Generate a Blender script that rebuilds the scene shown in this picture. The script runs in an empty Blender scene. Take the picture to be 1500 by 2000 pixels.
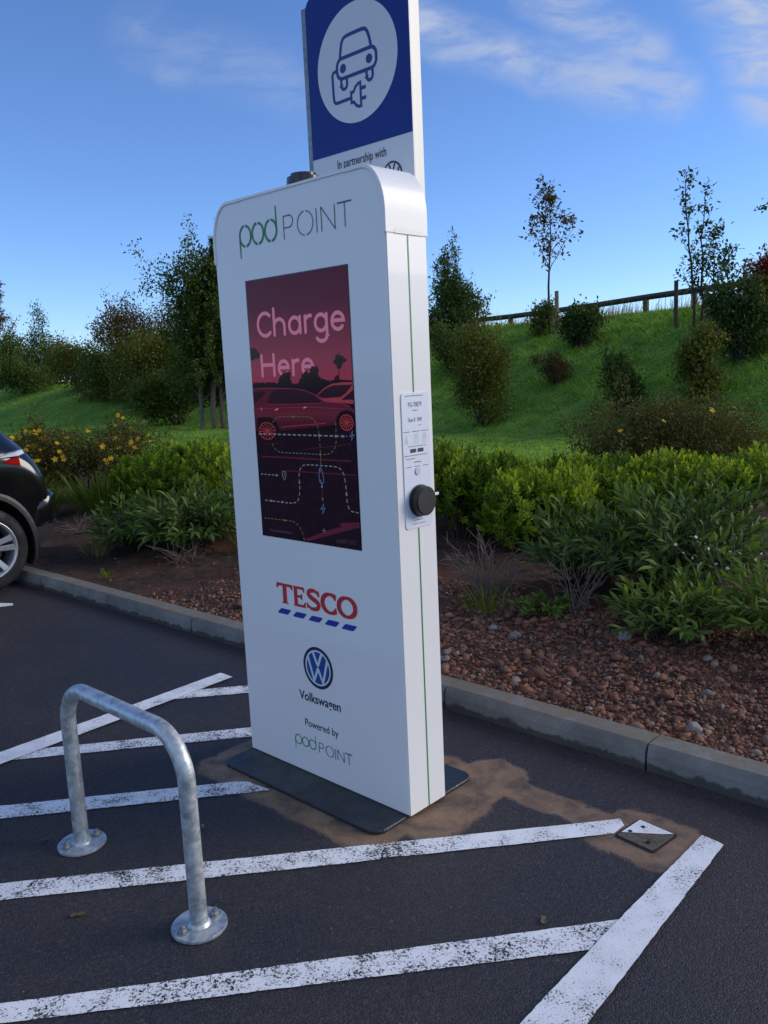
import bpy, bmesh, math, random
import numpy as np
from mathutils import Vector, Matrix, noise as mnoise
R = math.radians
random.seed(7); RNG = np.random.default_rng(11)
SC = bpy.context.scene; COL = SC.collection

# ------------------------------------------------------------------ camera
CAM_H = 1.5
def make_camera():
    fpx, pit, rol = 1645.78, 0.16707, 0.04512
    fwd = Vector((0, math.cos(pit), -math.sin(pit))); r0 = Vector((1, 0, 0)); d0 = fwd.cross(r0)
    r = math.cos(rol)*r0 + math.sin(rol)*d0; d = -math.sin(rol)*r0 + math.cos(rol)*d0
    cd = bpy.data.cameras.new('camera'); co = bpy.data.objects.new('camera', cd); COL.objects.link(co)
    cd.sensor_fit = 'HORIZONTAL'; cd.sensor_width = 36; cd.lens = 36*fpx/1500
    cd.clip_start = .05; cd.clip_end = 3000
    up = -d; back = -fwd
    co.matrix_world = Matrix(((r.x, up.x, back.x, 0), (r.y, up.y, back.y, 0), (r.z, up.z, back.z, CAM_H), (0, 0, 0, 1)))
    SC.camera = co
make_camera()

# ------------------------------------------------------------------ light
SUN_EL, SUN_AZ = R(22), R(7)          # azimuth measured from +X towards +Y
SUN_STRENGTH, SKY_STRENGTH, EXPOSURE = 2.0, 0.138, 0.46
SC.view_settings.view_transform = 'Standard'; SC.view_settings.look = 'None'
SC.view_settings.exposure = EXPOSURE; SC.view_settings.gamma = 1
EMI = 2**-EXPOSURE
def lin(c): return tuple(((v/255)/12.92 if v/255 <= .04045 else (((v/255)+.055)/1.055)**2.4) for v in c)
def L4(c): return lin(c)+(1,)

def make_world():
    w = bpy.data.worlds.new('World'); SC.world = w; w.use_nodes = True
    nt = w.node_tree; N = nt.nodes; K = nt.links; bg = N['Background']
    sky = N.new('ShaderNodeTexSky'); sky.sky_type = 'NISHITA'; sky.sun_disc = False
    sky.sun_elevation = SUN_EL; sky.sun_rotation = math.pi/2 - SUN_AZ
    sky.air_density = .8; sky.dust_density = 0; sky.ozone_density = 6.0; sky.altitude = 50
    tc = N.new('ShaderNodeTexCoord')
    sep = N.new('ShaderNodeSeparateXYZ'); K.new(tc.outputs['Generated'], sep.inputs[0])
    def math_(op, *v, clamp=False):
        m = N.new('ShaderNodeMath'); m.operation = op; m.use_clamp = clamp
        for i, x in enumerate(v):
            if isinstance(x, (int, float)): m.inputs[i].default_value = x
            else: K.new(x, m.inputs[i])
        return m.outputs[0]
    yy = math_('MAXIMUM', sep.outputs[1], .08); u = math_('DIVIDE', sep.outputs[0], yy); v = math_('DIVIDE', sep.outputs[2], yy)   # direction as a slope: sideways, upwards
    cz = N.new('ShaderNodeCombineXYZ'); K.new(u, cz.inputs[0]); K.new(v, cz.inputs[1])
    mp = N.new('ShaderNodeMapping'); mp.inputs['Rotation'].default_value = (0, 0, R(24)); mp.inputs['Scale'].default_value = (13, 38, 1); K.new(cz.outputs[0], mp.inputs[0])
    n1 = N.new('ShaderNodeTexNoise'); n1.inputs['Scale'].default_value = 1; n1.inputs['Detail'].default_value = 10; n1.inputs['Roughness'].default_value = .62; n1.inputs['Distortion'].default_value = .5; K.new(mp.outputs[0], n1.inputs[0])
    n2 = N.new('ShaderNodeTexNoise'); n2.inputs['Scale'].default_value = 9; n2.inputs['Detail'].default_value = 5; K.new(cz.outputs[0], n2.inputs[0])
    wob = math_('MULTIPLY', math_('SUBTRACT', n2.outputs[0], .5), .05)
    def band(u0, v0, u1, v1, w, amp):
        dx, dy = u1-u0, v1-v0; L = math.hypot(dx, dy); dx /= L; dy /= L
        a = math_('SUBTRACT', u, u0); b = math_('SUBTRACT', v, v0); t = math_('ADD', math_('MULTIPLY', a, dx), math_('MULTIPLY', b, dy))
        o = math_('SUBTRACT', t, math_('MINIMUM', math_('MAXIMUM', t, 0), L)); n_ = math_('SUBTRACT', math_('MULTIPLY', a, dy), math_('MULTIPLY', b, dx))
        d = math_('SQRT', math_('ADD', math_('MULTIPLY', o, o), math_('MULTIPLY', n_, n_)))
        mr = N.new('ShaderNodeMapRange'); mr.interpolation_type = 'SMOOTHSTEP'; mr.inputs[1].default_value = 0; mr.inputs[2].default_value = w; mr.inputs[3].default_value = amp; mr.inputs[4].default_value = 0
        K.new(math_('ABSOLUTE', math_('ADD', d, wob)), mr.inputs[0]); return mr.outputs[0]
    cov = 0
    for b in ((.06, .372, .20, .324, .040, .80), (.20, .324, .35, .290, .046, .62), (.18, .395, .32, .332, .036, .55), (.41, .40, .47, .29, .075, .95), (-.24, .375, -.08, .315, .055, .22), (-.22, .335, -.12, .325, .022, .26), (-.9, .45, -.5, .30, .10, .4), (.6, .5, 1.2, .30, .14, .8)): cov = math_('MAXIMUM', cov, band(*b))
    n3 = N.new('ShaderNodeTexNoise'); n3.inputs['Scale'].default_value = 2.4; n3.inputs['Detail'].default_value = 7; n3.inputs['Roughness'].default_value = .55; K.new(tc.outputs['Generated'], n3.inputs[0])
    def mr_(x, a, b, c=0, d=1):
        m = N.new('ShaderNodeMapRange'); m.interpolation_type = 'SMOOTHSTEP'
        for i, q in enumerate((a, b, c, d)): m.inputs[i+1].default_value = q
        K.new(x, m.inputs[0]); return m.outputs[0]
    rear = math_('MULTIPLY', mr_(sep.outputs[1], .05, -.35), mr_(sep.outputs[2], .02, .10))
    fill_cloud = math_('MULTIPLY', rear, mr_(n3.outputs[0], .40, .56, 0, .72))  # unseen clouds added behind the camera to brighten the kiosk front and ground
    tex = N.new('ShaderNodeMapRange'); tex.interpolation_type = 'SMOOTHSTEP'; tex.inputs[1].default_value = .30; tex.inputs[2].default_value = .66; K.new(n1.outputs[0], tex.inputs[0])
    mr = N.new('ShaderNodeMath'); mr.operation = 'MULTIPLY'; mr.use_clamp = True; K.new(cov, mr.inputs[0]); K.new(math_('ADD', math_('MULTIPLY', tex.outputs[0], .92), .22), mr.inputs[1])
    mix = N.new('ShaderNodeMix'); mix.data_type = 'RGBA'
    allc = math_('MAXIMUM', mr.outputs[0], fill_cloud); K.new(allc, mix.inputs['Factor'])
    tint = N.new('ShaderNodeMix'); tint.data_type = 'RGBA'; tint.blend_type = 'MULTIPLY'; tint.inputs['Factor'].default_value = 1
    tint.inputs['B'].default_value = (1.02, .98, 1.06, 1); K.new(sky.outputs[0], tint.inputs['A'])
    K.new(tint.outputs['Result'], mix.inputs['A'])
    cc = N.new('ShaderNodeMix'); cc.data_type = 'RGBA'; K.new(fill_cloud, cc.inputs['Factor']); cc.inputs['A'].default_value = (2.6, 3.0, 3.95, 1); cc.inputs['B'].default_value = (4.0, 4.6, 5.6, 1); K.new(cc.outputs['Result'], mix.inputs['B'])
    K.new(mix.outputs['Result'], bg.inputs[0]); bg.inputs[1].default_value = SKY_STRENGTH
    sl = bpy.data.lights.new('sun', 'SUN'); so = bpy.data.objects.new('sun', sl); COL.objects.link(so)
    sl.energy = SUN_STRENGTH; sl.angle = R(32); sl.color = (1, .88, .72)
    dirv = Vector((math.cos(SUN_EL)*math.cos(SUN_AZ), math.cos(SUN_EL)*math.sin(SUN_AZ), math.sin(SUN_EL)))
    so.rotation_euler = dirv.to_track_quat('Z', 'Y').to_euler()
make_world()

# ------------------------------------------------------------------ place frame: s along the kerb and the kiosk front, t away from the car park
E2 = np.array([0.72383197, -0.68997629]); N2 = np.array([0.68997629, 0.72383197]); OX, OY = -0.26764246, 2.92406168
YAW = math.atan2(E2[1], E2[0])
def S01(v):
    v = np.clip(v, 0, 1); return v*v*(3-2*v)
def loc2(x, y):
    dx = np.asarray(x)-OX; dy = np.asarray(y)-OY
    return dx*E2[0]+dy*E2[1], dx*N2[0]+dy*N2[1]
def wld2(s, t):
    s = np.asarray(s); t = np.asarray(t)
    return OX+s*E2[0]+t*N2[0], OY+s*E2[1]+t*N2[1]
def kerb_t(s): return .805+.02*np.clip(s, -9, 0)
def crest_t(s): return np.clip(16.4+(-s-5)*.2, 15.6, 18.6)
def terr_st(s, t):
    s = np.asarray(s, float); t = np.asarray(t, float)
    z = .082+.05*S01((t-.9)/1.6)+.11*S01((t-2.0)/5)
    L = 1-S01((s+26)/10); tc = crest_t(s)
    f = np.clip((t-10.6)/(tc-10.6), 0, 1); Rz = 2.28*(.55*S01(f)+.45*f**1.15)
    Lz = 1.25*S01((t-8.3)/5.2)+.12*S01((t-13)/7)
    z = z+Rz*(1-L)+Lz*L
    return z-np.clip(.14*np.maximum(t-tc-1.2, 0), 0, 5)
def terr(x, y): return terr_st(*loc2(x, y))
def ground_z(x, y):
    s, t = loc2(x, y)
    return np.where(t > .9, terr_st(s, t), 0)

# ------------------------------------------------------------------ helpers
def tag(o, label=None, cat=None, group=None, kind=None):
    if label: o['label'] = label
    if cat: o['category'] = cat
    if group: o['group'] = group
    if kind: o['kind'] = kind
    return o
def empty(name, loc=(0, 0, 0), rz=0, **k):
    o = bpy.data.objects.new(name, None); COL.objects.link(o); o.empty_display_size = .1
    o.location = loc; o.rotation_euler = (0, 0, rz); tag(o, **k); return o
def link(name, me, mats, parent=None, smooth=False, **k):
    o = bpy.data.objects.new(name, me); COL.objects.link(o)
    if mats is not None and len(me.materials) == 0:
        for m in (mats if isinstance(mats, (list, tuple)) else [mats]): me.materials.append(m)
    if parent: o.parent = parent
    if smooth: me.polygons.foreach_set('use_smooth', [True]*len(me.polygons))
    tag(o, **k); return o
def obj(name, bm, mats, parent=None, smooth=False, sharp=0, **k):
    me = bpy.data.meshes.new(name); bm.to_mesh(me); bm.free()
    o = link(name, me, mats, parent, smooth or sharp > 0, **k)
    if sharp: me.set_sharp_from_angle(angle=R(sharp))
    return o
def np_mesh(name, verts, faces, tone=None):
    """verts (N,3); faces: list of int arrays (M,k)"""
    me = bpy.data.meshes.new(name); verts = np.asarray(verts, np.float32)
    me.vertices.add(len(verts)); me.vertices.foreach_set('co', verts.ravel())
    nl = sum(f.size for f in faces); me.loops.add(nl)
    me.loops.foreach_set('vertex_index', np.concatenate([f.ravel() for f in faces]).astype(np.int32))
    cnt = np.concatenate([np.full(len(f), f.shape[1]) for f in faces]).astype(np.int32)
    me.polygons.add(len(cnt)); st = np.concatenate([[0], np.cumsum(cnt)[:-1]]).astype(np.int32)
    me.polygons.foreach_set('loop_start', st)
    if tone is not None:
        at = me.attributes.new('tone', 'FLOAT', 'POINT'); at.data.foreach_set('value', np.asarray(tone, np.float32))
    me.update(calc_edges=True); me.validate(); return me
def box(bm, x0, x1, y0, y1, z0, z1, bev=0, seg=2):
    r = bmesh.ops.create_cube(bm, size=1, matrix=Matrix.Translation(((x0+x1)/2, (y0+y1)/2, (z0+z1)/2)) @ Matrix.Diagonal((x1-x0, y1-y0, z1-z0, 1)))
    if bev:
        es = list({e for v in r['verts'] for e in v.link_edges})
        bmesh.ops.bevel(bm, geom=es, offset=bev, segments=seg, affect='EDGES', profile=.5)
def prism(bm, pts, y0, y1, plane='XZ'):
    """extrude a closed 2-D outline; XZ: pts are (x,z) between y0..y1; XY: pts (x,y) between z0..z1"""
    def P(p, h): return (p[0], h, p[1]) if plane == 'XZ' else (p[0], p[1], h)
    a = [bm.verts.new(P(p, y0)) for p in pts]; b = [bm.verts.new(P(p, y1)) for p in pts]
    n = len(pts); fs = [bm.faces.new(a), bm.faces.new(b[::-1])]
    for i in range(n): fs.append(bm.faces.new((a[i], b[i], b[(i+1) % n], a[(i+1) % n])))
    bmesh.ops.recalc_face_normals(bm, faces=fs); return fs
def cyl(bm, p, axis, r, h, seg=24, r2=None, bev=0):
    q = Vector(axis).to_track_quat('Z', 'Y').to_matrix().to_4x4()
    m = Matrix.Translation(Vector(p)+Vector(axis).normalized()*h/2) @ q
    rr = bmesh.ops.create_cone(bm, cap_ends=True, segments=seg, radius1=r, radius2=r if r2 is None else r2, depth=h, matrix=m)
    if bev:
        es = [e for e in {e for v in rr['verts'] for e in v.link_edges} if any(len(f.verts) > 4 for f in e.link_faces)]
        bmesh.ops.bevel(bm, geom=es, offset=bev, segments=2, affect='EDGES')
def rrect(x0, x1, z0, z1, r, n=6, tl=True, tr=True, bl=True, br=True):
    out = []
    for (cx, cz, a0, on, px, pz) in ((x1-r, z1-r, 0, tr, x1, z1), (x0+r, z1-r, 90, tl, x0, z1), (x0+r, z0+r, 180, bl, x0, z0), (x1-r, z0+r, 270, br, x1, z0)):
        if on: out += [(cx+r*math.cos(R(a0+90*i/n)), cz+r*math.sin(R(a0+90*i/n))) for i in range(n+1)]
        else: out.append((px, pz))
    return out
def tube_np(path, radii, seg=6):
    path = np.asarray(path, float); n = len(path); radii = np.broadcast_to(np.asarray(radii, float), (n,))
    tg = np.gradient(path, axis=0); tg /= np.linalg.norm(tg, axis=1, keepdims=True)+1e-9
    ref = np.array([0, 0, 1.]) if abs(tg[0][2]) < .9 else np.array([1., 0, 0])
    u = np.cross(tg[0], ref); u /= np.linalg.norm(u); V = []
    for i in range(n):
        u = u-tg[i]*(u@tg[i]); u /= np.linalg.norm(u)+1e-9; w = np.cross(tg[i], u)
        a = np.arange(seg)*2*math.pi/seg
        V.append(path[i]+radii[i]*(np.cos(a)[:, None]*u+np.sin(a)[:, None]*w))
    V = np.concatenate(V); i = np.arange(n-1)[:, None]*seg; j = np.arange(seg)[None]; jn = (j+1) % seg
    F = np.stack([i+j, i+jn, i+seg+jn, i+seg+j], -1).reshape(-1, 4)
    return V, F
class Tubes:
    def __init__(s): s.V = []; s.F = []; s.n = 0; s.T = []
    def add(s, path, radii, seg=6, tone=.5):
        V, F = tube_np(path, radii, seg); s.V.append(V); s.F.append(F+s.n); s.n += len(V); s.T.append(np.full(len(V), tone))
    def mesh(s, name): return np_mesh(name, np.concatenate(s.V), [np.concatenate(s.F)], np.concatenate(s.T))

# ------------------------------------------------------------------ materials
def newmat(name):
    m = bpy.data.materials.new(name); m.use_nodes = True
    return m, m.node_tree.nodes, m.node_tree.links, m.node_tree.nodes['Principled BSDF']
def noise_node(N, K, scale, detail=4, rough=.55, coord=None, dist=0):
    n = N.new('ShaderNodeTexNoise'); n.inputs['Scale'].default_value = scale; n.inputs['Detail'].default_value = detail
    n.inputs['Roughness'].default_value = rough; n.inputs['Distortion'].default_value = dist
    if coord is not None: K.new(coord, n.inputs['Vector'])
    return n
def ramp(N, K, src, stops):
    r = N.new('ShaderNodeValToRGB'); e = r.color_ramp.elements
    while len(e) < len(stops): e.new(.5)
    for i, (p, c) in enumerate(stops): e[i].position = p; e[i].color = (*c, 1) if len(c) == 3 else c
    K.new(src, r.inputs[0]); return r
def mixc(N, K, fac, a, b, mode='MIX'):
    m = N.new('ShaderNodeMix'); m.data_type = 'RGBA'; m.blend_type = mode
    for s, v in (('Factor', fac), ('A', a), ('B', b)):
        if isinstance(v, (int, float)): m.inputs[s].default_value = v
        elif isinstance(v, tuple): m.inputs[s].default_value = (*v, 1) if len(v) == 3 else v
        else: K.new(v, m.inputs[s])
    return m.outputs['Result']
def mth(N, K, op, *v, clamp=False):
    m = N.new('ShaderNodeMath'); m.operation = op; m.use_clamp = clamp
    for i, x in enumerate(v):
        if isinstance(x, (int, float)): m.inputs[i].default_value = x
        else: K.new(x, m.inputs[i])
    return m.outputs[0]
def mrange(N, K, v, a, b, c=0, d=1):
    m = N.new('ShaderNodeMapRange'); m.interpolation_type = 'SMOOTHSTEP'
    for i, x in enumerate((a, b, c, d)): m.inputs[i+1].default_value = x
    K.new(v, m.inputs[0]); return m.outputs[0]
def bump(N, K, h, dist, strength=1, bsdf=None):
    b = N.new('ShaderNodeBump'); b.inputs['Distance'].default_value = dist; b.inputs['Strength'].default_value = strength
    K.new(h, b.inputs['Height'])
    if bsdf: K.new(b.outputs[0], bsdf.inputs['Normal'])
    return b
def plain(name, col, rough=.5, metal=0, coat=0, spec=.5, dirt=0, dscale=8, bumpd=0, bscale=60):
    m, N, K, B = newmat(name); B.inputs['Roughness'].default_value = rough; B.inputs['Metallic'].default_value = metal
    B.inputs['Coat Weight'].default_value = coat; B.inputs['Specular IOR Level'].default_value = spec
    B.inputs['Coat Roughness'].default_value = .03
    tc = N.new('ShaderNodeTexCoord')
    if dirt:
        n = noise_node(N, K, dscale, 6, .6, tc.outputs['Object'])
        c = mixc(N, K, mrange(N, K, n.outputs[0], .42, .72, 0, dirt), col, tuple(v*.45 for v in col)); K.new(c, B.inputs['Base Color'])
        K.new(mrange(N, K, n.outputs[0], .3, .7, rough*.8, min(1, rough*1.25)), B.inputs['Roughness'])
    else: B.inputs['Base Color'].default_value = (*col, 1)
    if bumpd:
        n = noise_node(N, K, bscale, 3, .6, tc.outputs['Object']); bump(N, K, n.outputs[0], bumpd, 1, B)
    return m
def emis(name, c, strength=1.0):
    m, N, K, B = newmat(name); B.inputs['Base Color'].default_value = (.004, .004, .004, 1); B.inputs['Roughness'].default_value = .12
    B.inputs['Emission Color'].default_value = (*lin(c), 1); B.inputs['Emission Strength'].default_value = EMI*strength*.85
    B.inputs['Specular IOR Level'].default_value = .08
    return m
def leafmat(name, cols, transl=.3, rough=.55, spec=.2):
    """cols: three linear colours picked by the per-leaf tone"""
    m, N, K, B = newmat(name); at = N.new('ShaderNodeAttribute'); at.attribute_name = 'tone'
    r = ramp(N, K, at.outputs['Fac'], [(0, cols[0]), (.5, cols[1]), (1, cols[2])])
    K.new(r.outputs[0], B.inputs['Base Color']); B.inputs['Roughness'].default_value = rough; B.inputs['Specular IOR Level'].default_value = spec
    tr = N.new('ShaderNodeBsdfTranslucent'); K.new(mixc(N, K, 1.0, r.outputs[0], (1.25, 1.2, .5), 'MULTIPLY'), tr.inputs[0])
    ms = N.new('ShaderNodeMixShader'); ms.inputs[0].default_value = transl; K.new(B.outputs[0], ms.inputs[1]); K.new(tr.outputs[0], ms.inputs[2])
    K.new(ms.outputs[0], N['Material Output'].inputs['Surface']); return m
M = {}
M['white'] = plain('white_panel_paint', (.77, .77, .76), .38, coat=.15)
M['white_cap'] = plain('white_cap_paint', (.77, .77, .77), .42, coat=.1)
M['white_trim'] = plain('cream_trim', (.78, .77, .70), .4)
M['green'] = plain('green_seam', (.02, .23, .05), .4)
M['darkgreen'] = plain('dark_green_print', (.015, .20, .075), .5)
M['ink'] = plain('dark_print', (.022, .028, .05), .5)
M['navy'] = plain('navy_print', (.006, .012, .055), .5)
M['red'] = plain('red_print', (.50, .022, .03), .45)
M['blue'] = plain('blue_print', (.012, .025, .30), .45)
M['signblue'] = plain('sign_blue_film', (.002, .024, .20), .45, spec=.25)
M['signwhite'] = plain('sign_white_film', (.62, .63, .66), .4, coat=.1)
M['silver'] = plain('silver_print', (.62, .66, .74), .35)
M['logoblue'] = plain('mid_blue_print', (.010, .065, .25), .4)
M['lightgreen'] = plain('pale_green_print', (.42, .60, .30), .5)
M['greyprint'] = plain('grey_print', (.20, .21, .24), .5)
M['plate_plastic'] = plain('label_plastic', (.66, .70, .80), .45)
M['black_plastic'] = plain('black_plastic', (.012, .012, .013), .5, dirt=.2, bumpd=.0006, bscale=300)
M['rubber'] = plain('wet_black_mat', (.018, .020, .025), .38, dirt=.5, dscale=14, bumpd=.003, bscale=110)
M['dome'] = plain('black_dome', (.012, .01, .01), .3, coat=.3)
M['bezel'] = plain('screen_bezel', (.006, .006, .008), .2)

def galv(name='galvanised_steel', base=.5):
    m, N, K, B = newmat(name); tc = N.new('ShaderNodeTexCoord')
    n = noise_node(N, K, 26, 6, .65, tc.outputs['Object'], .5); v = N.new('ShaderNodeTexVoronoi'); v.inputs['Scale'].default_value = 75
    K.new(tc.outputs['Object'], v.inputs['Vector'])
    f = mth(N, K, 'ADD', mth(N, K, 'MULTIPLY', n.outputs[0], .75), mth(N, K, 'MULTIPLY', v.outputs['Color'], .25))
    r = ramp(N, K, f, [(.3, (.30*base/.5, .33*base/.5, .34*base/.5)), (.55, (.52*base/.5, .56*base/.5, .58*base/.5)), (.8, (.70*base/.5, .73*base/.5, .75*base/.5))])
    K.new(r.outputs[0], B.inputs['Base Color']); B.inputs['Metallic'].default_value = .65
    K.new(mrange(N, K, n.outputs[0], .3, .7, .34, .58), B.inputs['Roughness'])
    n3 = noise_node(N, K, 60, 4, .6, tc.outputs['Object']); bump(N, K, n3.outputs[0], .0012, .8, B)
    return m
M['galv'] = galv(); M['galv_dark'] = galv('weathered_galvanised_steel', .22); M['bolt'] = galv('bolt_steel', .30)

# ------------------------------------------------------------------ ground
STAIN_BOXES = None
def asphalt():
    m, N, K, B = newmat('asphalt'); g = N.new('ShaderNodeNewGeometry'); P = g.outputs['Position']
    sub = N.new('ShaderNodeVectorMath'); sub.operation = 'SUBTRACT'; sub.inputs[1].default_value = (OX, OY, 0); K.new(P, sub.inputs[0])
    rot = N.new('ShaderNodeVectorRotate'); rot.rotation_type = 'Z_AXIS'; rot.inputs['Angle'].default_value = -YAW
    K.new(sub.outputs[0], rot.inputs['Vector']); sp = N.new('ShaderNodeSeparateXYZ'); K.new(rot.outputs[0], sp.inputs[0])
    s, t = sp.outputs[0], sp.outputs[1]
    nl = noise_node(N, K, 1.1, 5, .6, P); nm = noise_node(N, K, 9, 6, .62, P, .3); nf = noise_node(N, K, 260, 4, .75, P)
    v = N.new('ShaderNodeTexVoronoi'); v.inputs['Scale'].default_value = 230; K.new(P, v.inputs['Vector'])
    base = ramp(N, K, nl.outputs[0], [(.3, (.026, .025, .028)), (.52, (.036, .033, .036)), (.75, (.046, .040, .041))]).outputs[0]
    # aggregate: single stones lighter or darker
    agg = ramp(N, K, v.outputs['Color'], [(0, (.30, .30, .32)), (.5, (.85, .84, .84)), (.86, (1.5, 1.45, 1.4)), (.95, (2.6, 2.5, 2.45)), (1, (5, 4.8, 4.7))]).outputs[0]
    base = mixc(N, K, 1.0, base, agg, 'MULTIPLY')
    # dust washed off the flower bed along the kerb
    def boxd(cx, cy, hx, hy):
        dx = mth(N, K, 'SUBTRACT', mth(N, K, 'ABSOLUTE', mth(N, K, 'SUBTRACT', s, cx)), hx)
        dy = mth(N, K, 'SUBTRACT', mth(N, K, 'ABSOLUTE', mth(N, K, 'SUBTRACT', t, cy)), hy)
        ox = mth(N, K, 'MAXIMUM', dx, 0); oy = mth(N, K, 'MAXIMUM', dy, 0)
        return mth(N, K, 'SQRT', mth(N, K, 'ADD', mth(N, K, 'MULTIPLY', ox, ox), mth(N, K, 'MULTIPLY', oy, oy)))
    d1 = mth(N, K, 'ADD', mth(N, K, 'MINIMUM', boxd(-.02, .10, .40, .25), boxd(.455, .32, .03, .13)), .012)
    d2 = mth(N, K, 'ADD', boxd(.74, .385, .28, .010), .055)           # washed trail right of the mat
    d3 = mth(N, K, 'ADD', boxd(1.085, .385, .085, .08), .045)         # round the drain cover
    d4 = mth(N, K, 'ADD', boxd(.50, .10, .02, .10), .03)
    d = mth(N, K, 'MINIMUM', mth(N, K, 'MINIMUM', d1, d2), mth(N, K, 'MINIMUM', d3, d4))
    d = mth(N, K, 'ADD', d, mth(N, K, 'MULTIPLY', mth(N, K, 'SUBTRACT', nm.outputs[0], .5), .12))
    d = mth(N, K, 'ADD', d, mth(N, K, 'MULTIPLY', mth(N, K, 'SUBTRACT', nf.outputs[0], .5), .075))
    mask = mrange(N, K, d, .104, .120, 1, 0)
    mask = mth(N, K, 'MULTIPLY', mask, mrange(N, K, nm.outputs[0], .3, .55, .55, .95))
    sand = ramp(N, K, nm.outputs[0], [(.3, (.13, .085, .054)), (.55, (.23, .146, .086)), (.75, (.31, .205, .125))]).outputs[0]
    kd = mth(N, K, 'SUBTRACT', .80, t); kd = mth(N, K, 'ADD', kd, mth(N, K, 'MULTIPLY', nm.outputs[0], .35))
    kmask = mrange(N, K, kd, .2, .62, .55, 0)
    base = mixc(N, K, kmask, base, mixc(N, K, 1.0, (.066, .047, .041), agg, 'MULTIPLY'))
    base = mixc(N, K, mask, base, mixc(N, K, .22, sand, agg, 'MULTIPLY'))
    # thin pale scuffs
    ns = N.new('ShaderNodeMapping'); ns.inputs['Rotation'].default_value = (0, 0, R(-8)); ns.inputs['Scale'].default_value = (1.2, 14, 1); K.new(P, ns.inputs[0])
    sc = noise_node(N, K, 1.3, 6, .7, ns.outputs[0])
    base = mixc(N, K, mth(N, K, 'MULTIPLY', mrange(N, K, sc.outputs[0], .66, .76), mth(N, K, 'MULTIPLY', v.outputs['Distance'], .5)), base, (.20, .20, .21))
    K.new(base, B.inputs['Base Color'])
    K.new(mrange(N, K, nl.outputs[0], .35, .65, .50, .72), B.inputs['Roughness']); B.inputs['Specular IOR Level'].default_value = .42
    h = mth(N, K, 'ADD', mth(N, K, 'MULTIPLY', v.outputs['Distance'], -1.0), mth(N, K, 'MULTIPLY', nf.outputs[0], .7))
    h = mth(N, K, 'MULTIPLY', h, mth(N, K, 'SUBTRACT', 1.0, mth(N, K, 'MULTIPLY', mask, .75)))
    bump(N, K, h, .0024, .85, B); return m
M['asphalt'] = asphalt()
def paint():
    m, N, K, B = newmat('worn_white_line_paint'); g = N.new('ShaderNodeNewGeometry'); P = g.outputs['Position']
    at = N.new('ShaderNodeAttribute'); at.attribute_name = 'tone'
    mp = N.new('ShaderNodeMapping'); mp.inputs['Scale'].default_value = (1, 1, 1); K.new(P, mp.inputs[0])
    a = noise_node(N, K, 140, 4, .74, mp.outputs[0], .25); b = noise_node(N, K, 11, 4, .6, P); c = noise_node(N, K, 2.2, 3, .5, P)
    w = mth(N, K, 'ADD', mth(N, K, 'MULTIPLY', a.outputs[0], .62), mth(N, K, 'MULTIPLY', b.outputs[0], .25))
    w = mth(N, K, 'ADD', w, mth(N, K, 'MULTIPLY', c.outputs[0], .13))
    w = mth(N, K, 'ADD', w, mth(N, K, 'MULTIPLY', at.outputs['Fac'], -.155))
    al = mrange(N, K, w, .392, .425)
    K.new(ramp(N, K, b.outputs[0], [(.3, (.68, .69, .70)), (.6, (.82, .83, .84))]).outputs[0], B.inputs['Base Color'])
    B.inputs['Roughness'].default_value = .7; bump(N, K, a.outputs[0], .002, .6, B)
    tr = N.new('ShaderNodeBsdfTransparent'); ms = N.new('ShaderNodeMixShader'); K.new(al, ms.inputs[0]); K.new(tr.outputs[0], ms.inputs[1]); K.new(B.outputs[0], ms.inputs[2])
    K.new(ms.outputs[0], N['Material Output'].inputs['Surface']); return m
M['paint'] = paint()

def terrain_mat():
    m, N, K, B = newmat('bed_and_lawn'); g = N.new('ShaderNodeNewGeometry'); P = g.outputs['Position']
    at = N.new('ShaderNodeAttribute'); at.attribute_name = 'tone'
    n1 = noise_node(N, K, 1.4, 5, .6, P); n2 = noise_node(N, K, 14, 6, .65, P); n3 = noise_node(N, K, 70, 4, .7, P)
    soil = ramp(N, K, n2.outputs[0], [(.3, (.034, .023, .018)), (.55, (.082, .052, .038)), (.8, (.15, .088, .060))]).outputs[0]
    red = mrange(N, K, n1.outputs[0], .42, .6)
    soil = mixc(N, K, mth(N, K, 'MULTIPLY', red, .5), soil, (.17, .076, .048))
    gr = ramp(N, K, mth(N, K, 'ADD', mth(N, K, 'MULTIPLY', n1.outputs[0], .5), mth(N, K, 'MULTIPLY', n3.outputs[0], .5)),
              [(.3, (.060, .135, .022)), (.5, (.12, .24, .040)), (.72, (.20, .33, .07))]).outputs[0]
    f = mrange(N, K, mth(N, K, 'ADD', at.outputs['Fac'], mth(N, K, 'MULTIPLY', mth(N, K, 'SUBTRACT', n2.outputs[0], .5), .5)), .45, .55)
    K.new(mixc(N, K, f, soil, gr), B.inputs['Base Color']); B.inputs['Roughness'].default_value = .9; B.inputs['Specular IOR Level'].default_value = .15
    bump(N, K, mth(N, K, 'ADD', n2.outputs[0], n3.outputs[0]), .03, .8, B); return m
M['terrain'] = terrain_mat()

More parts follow.
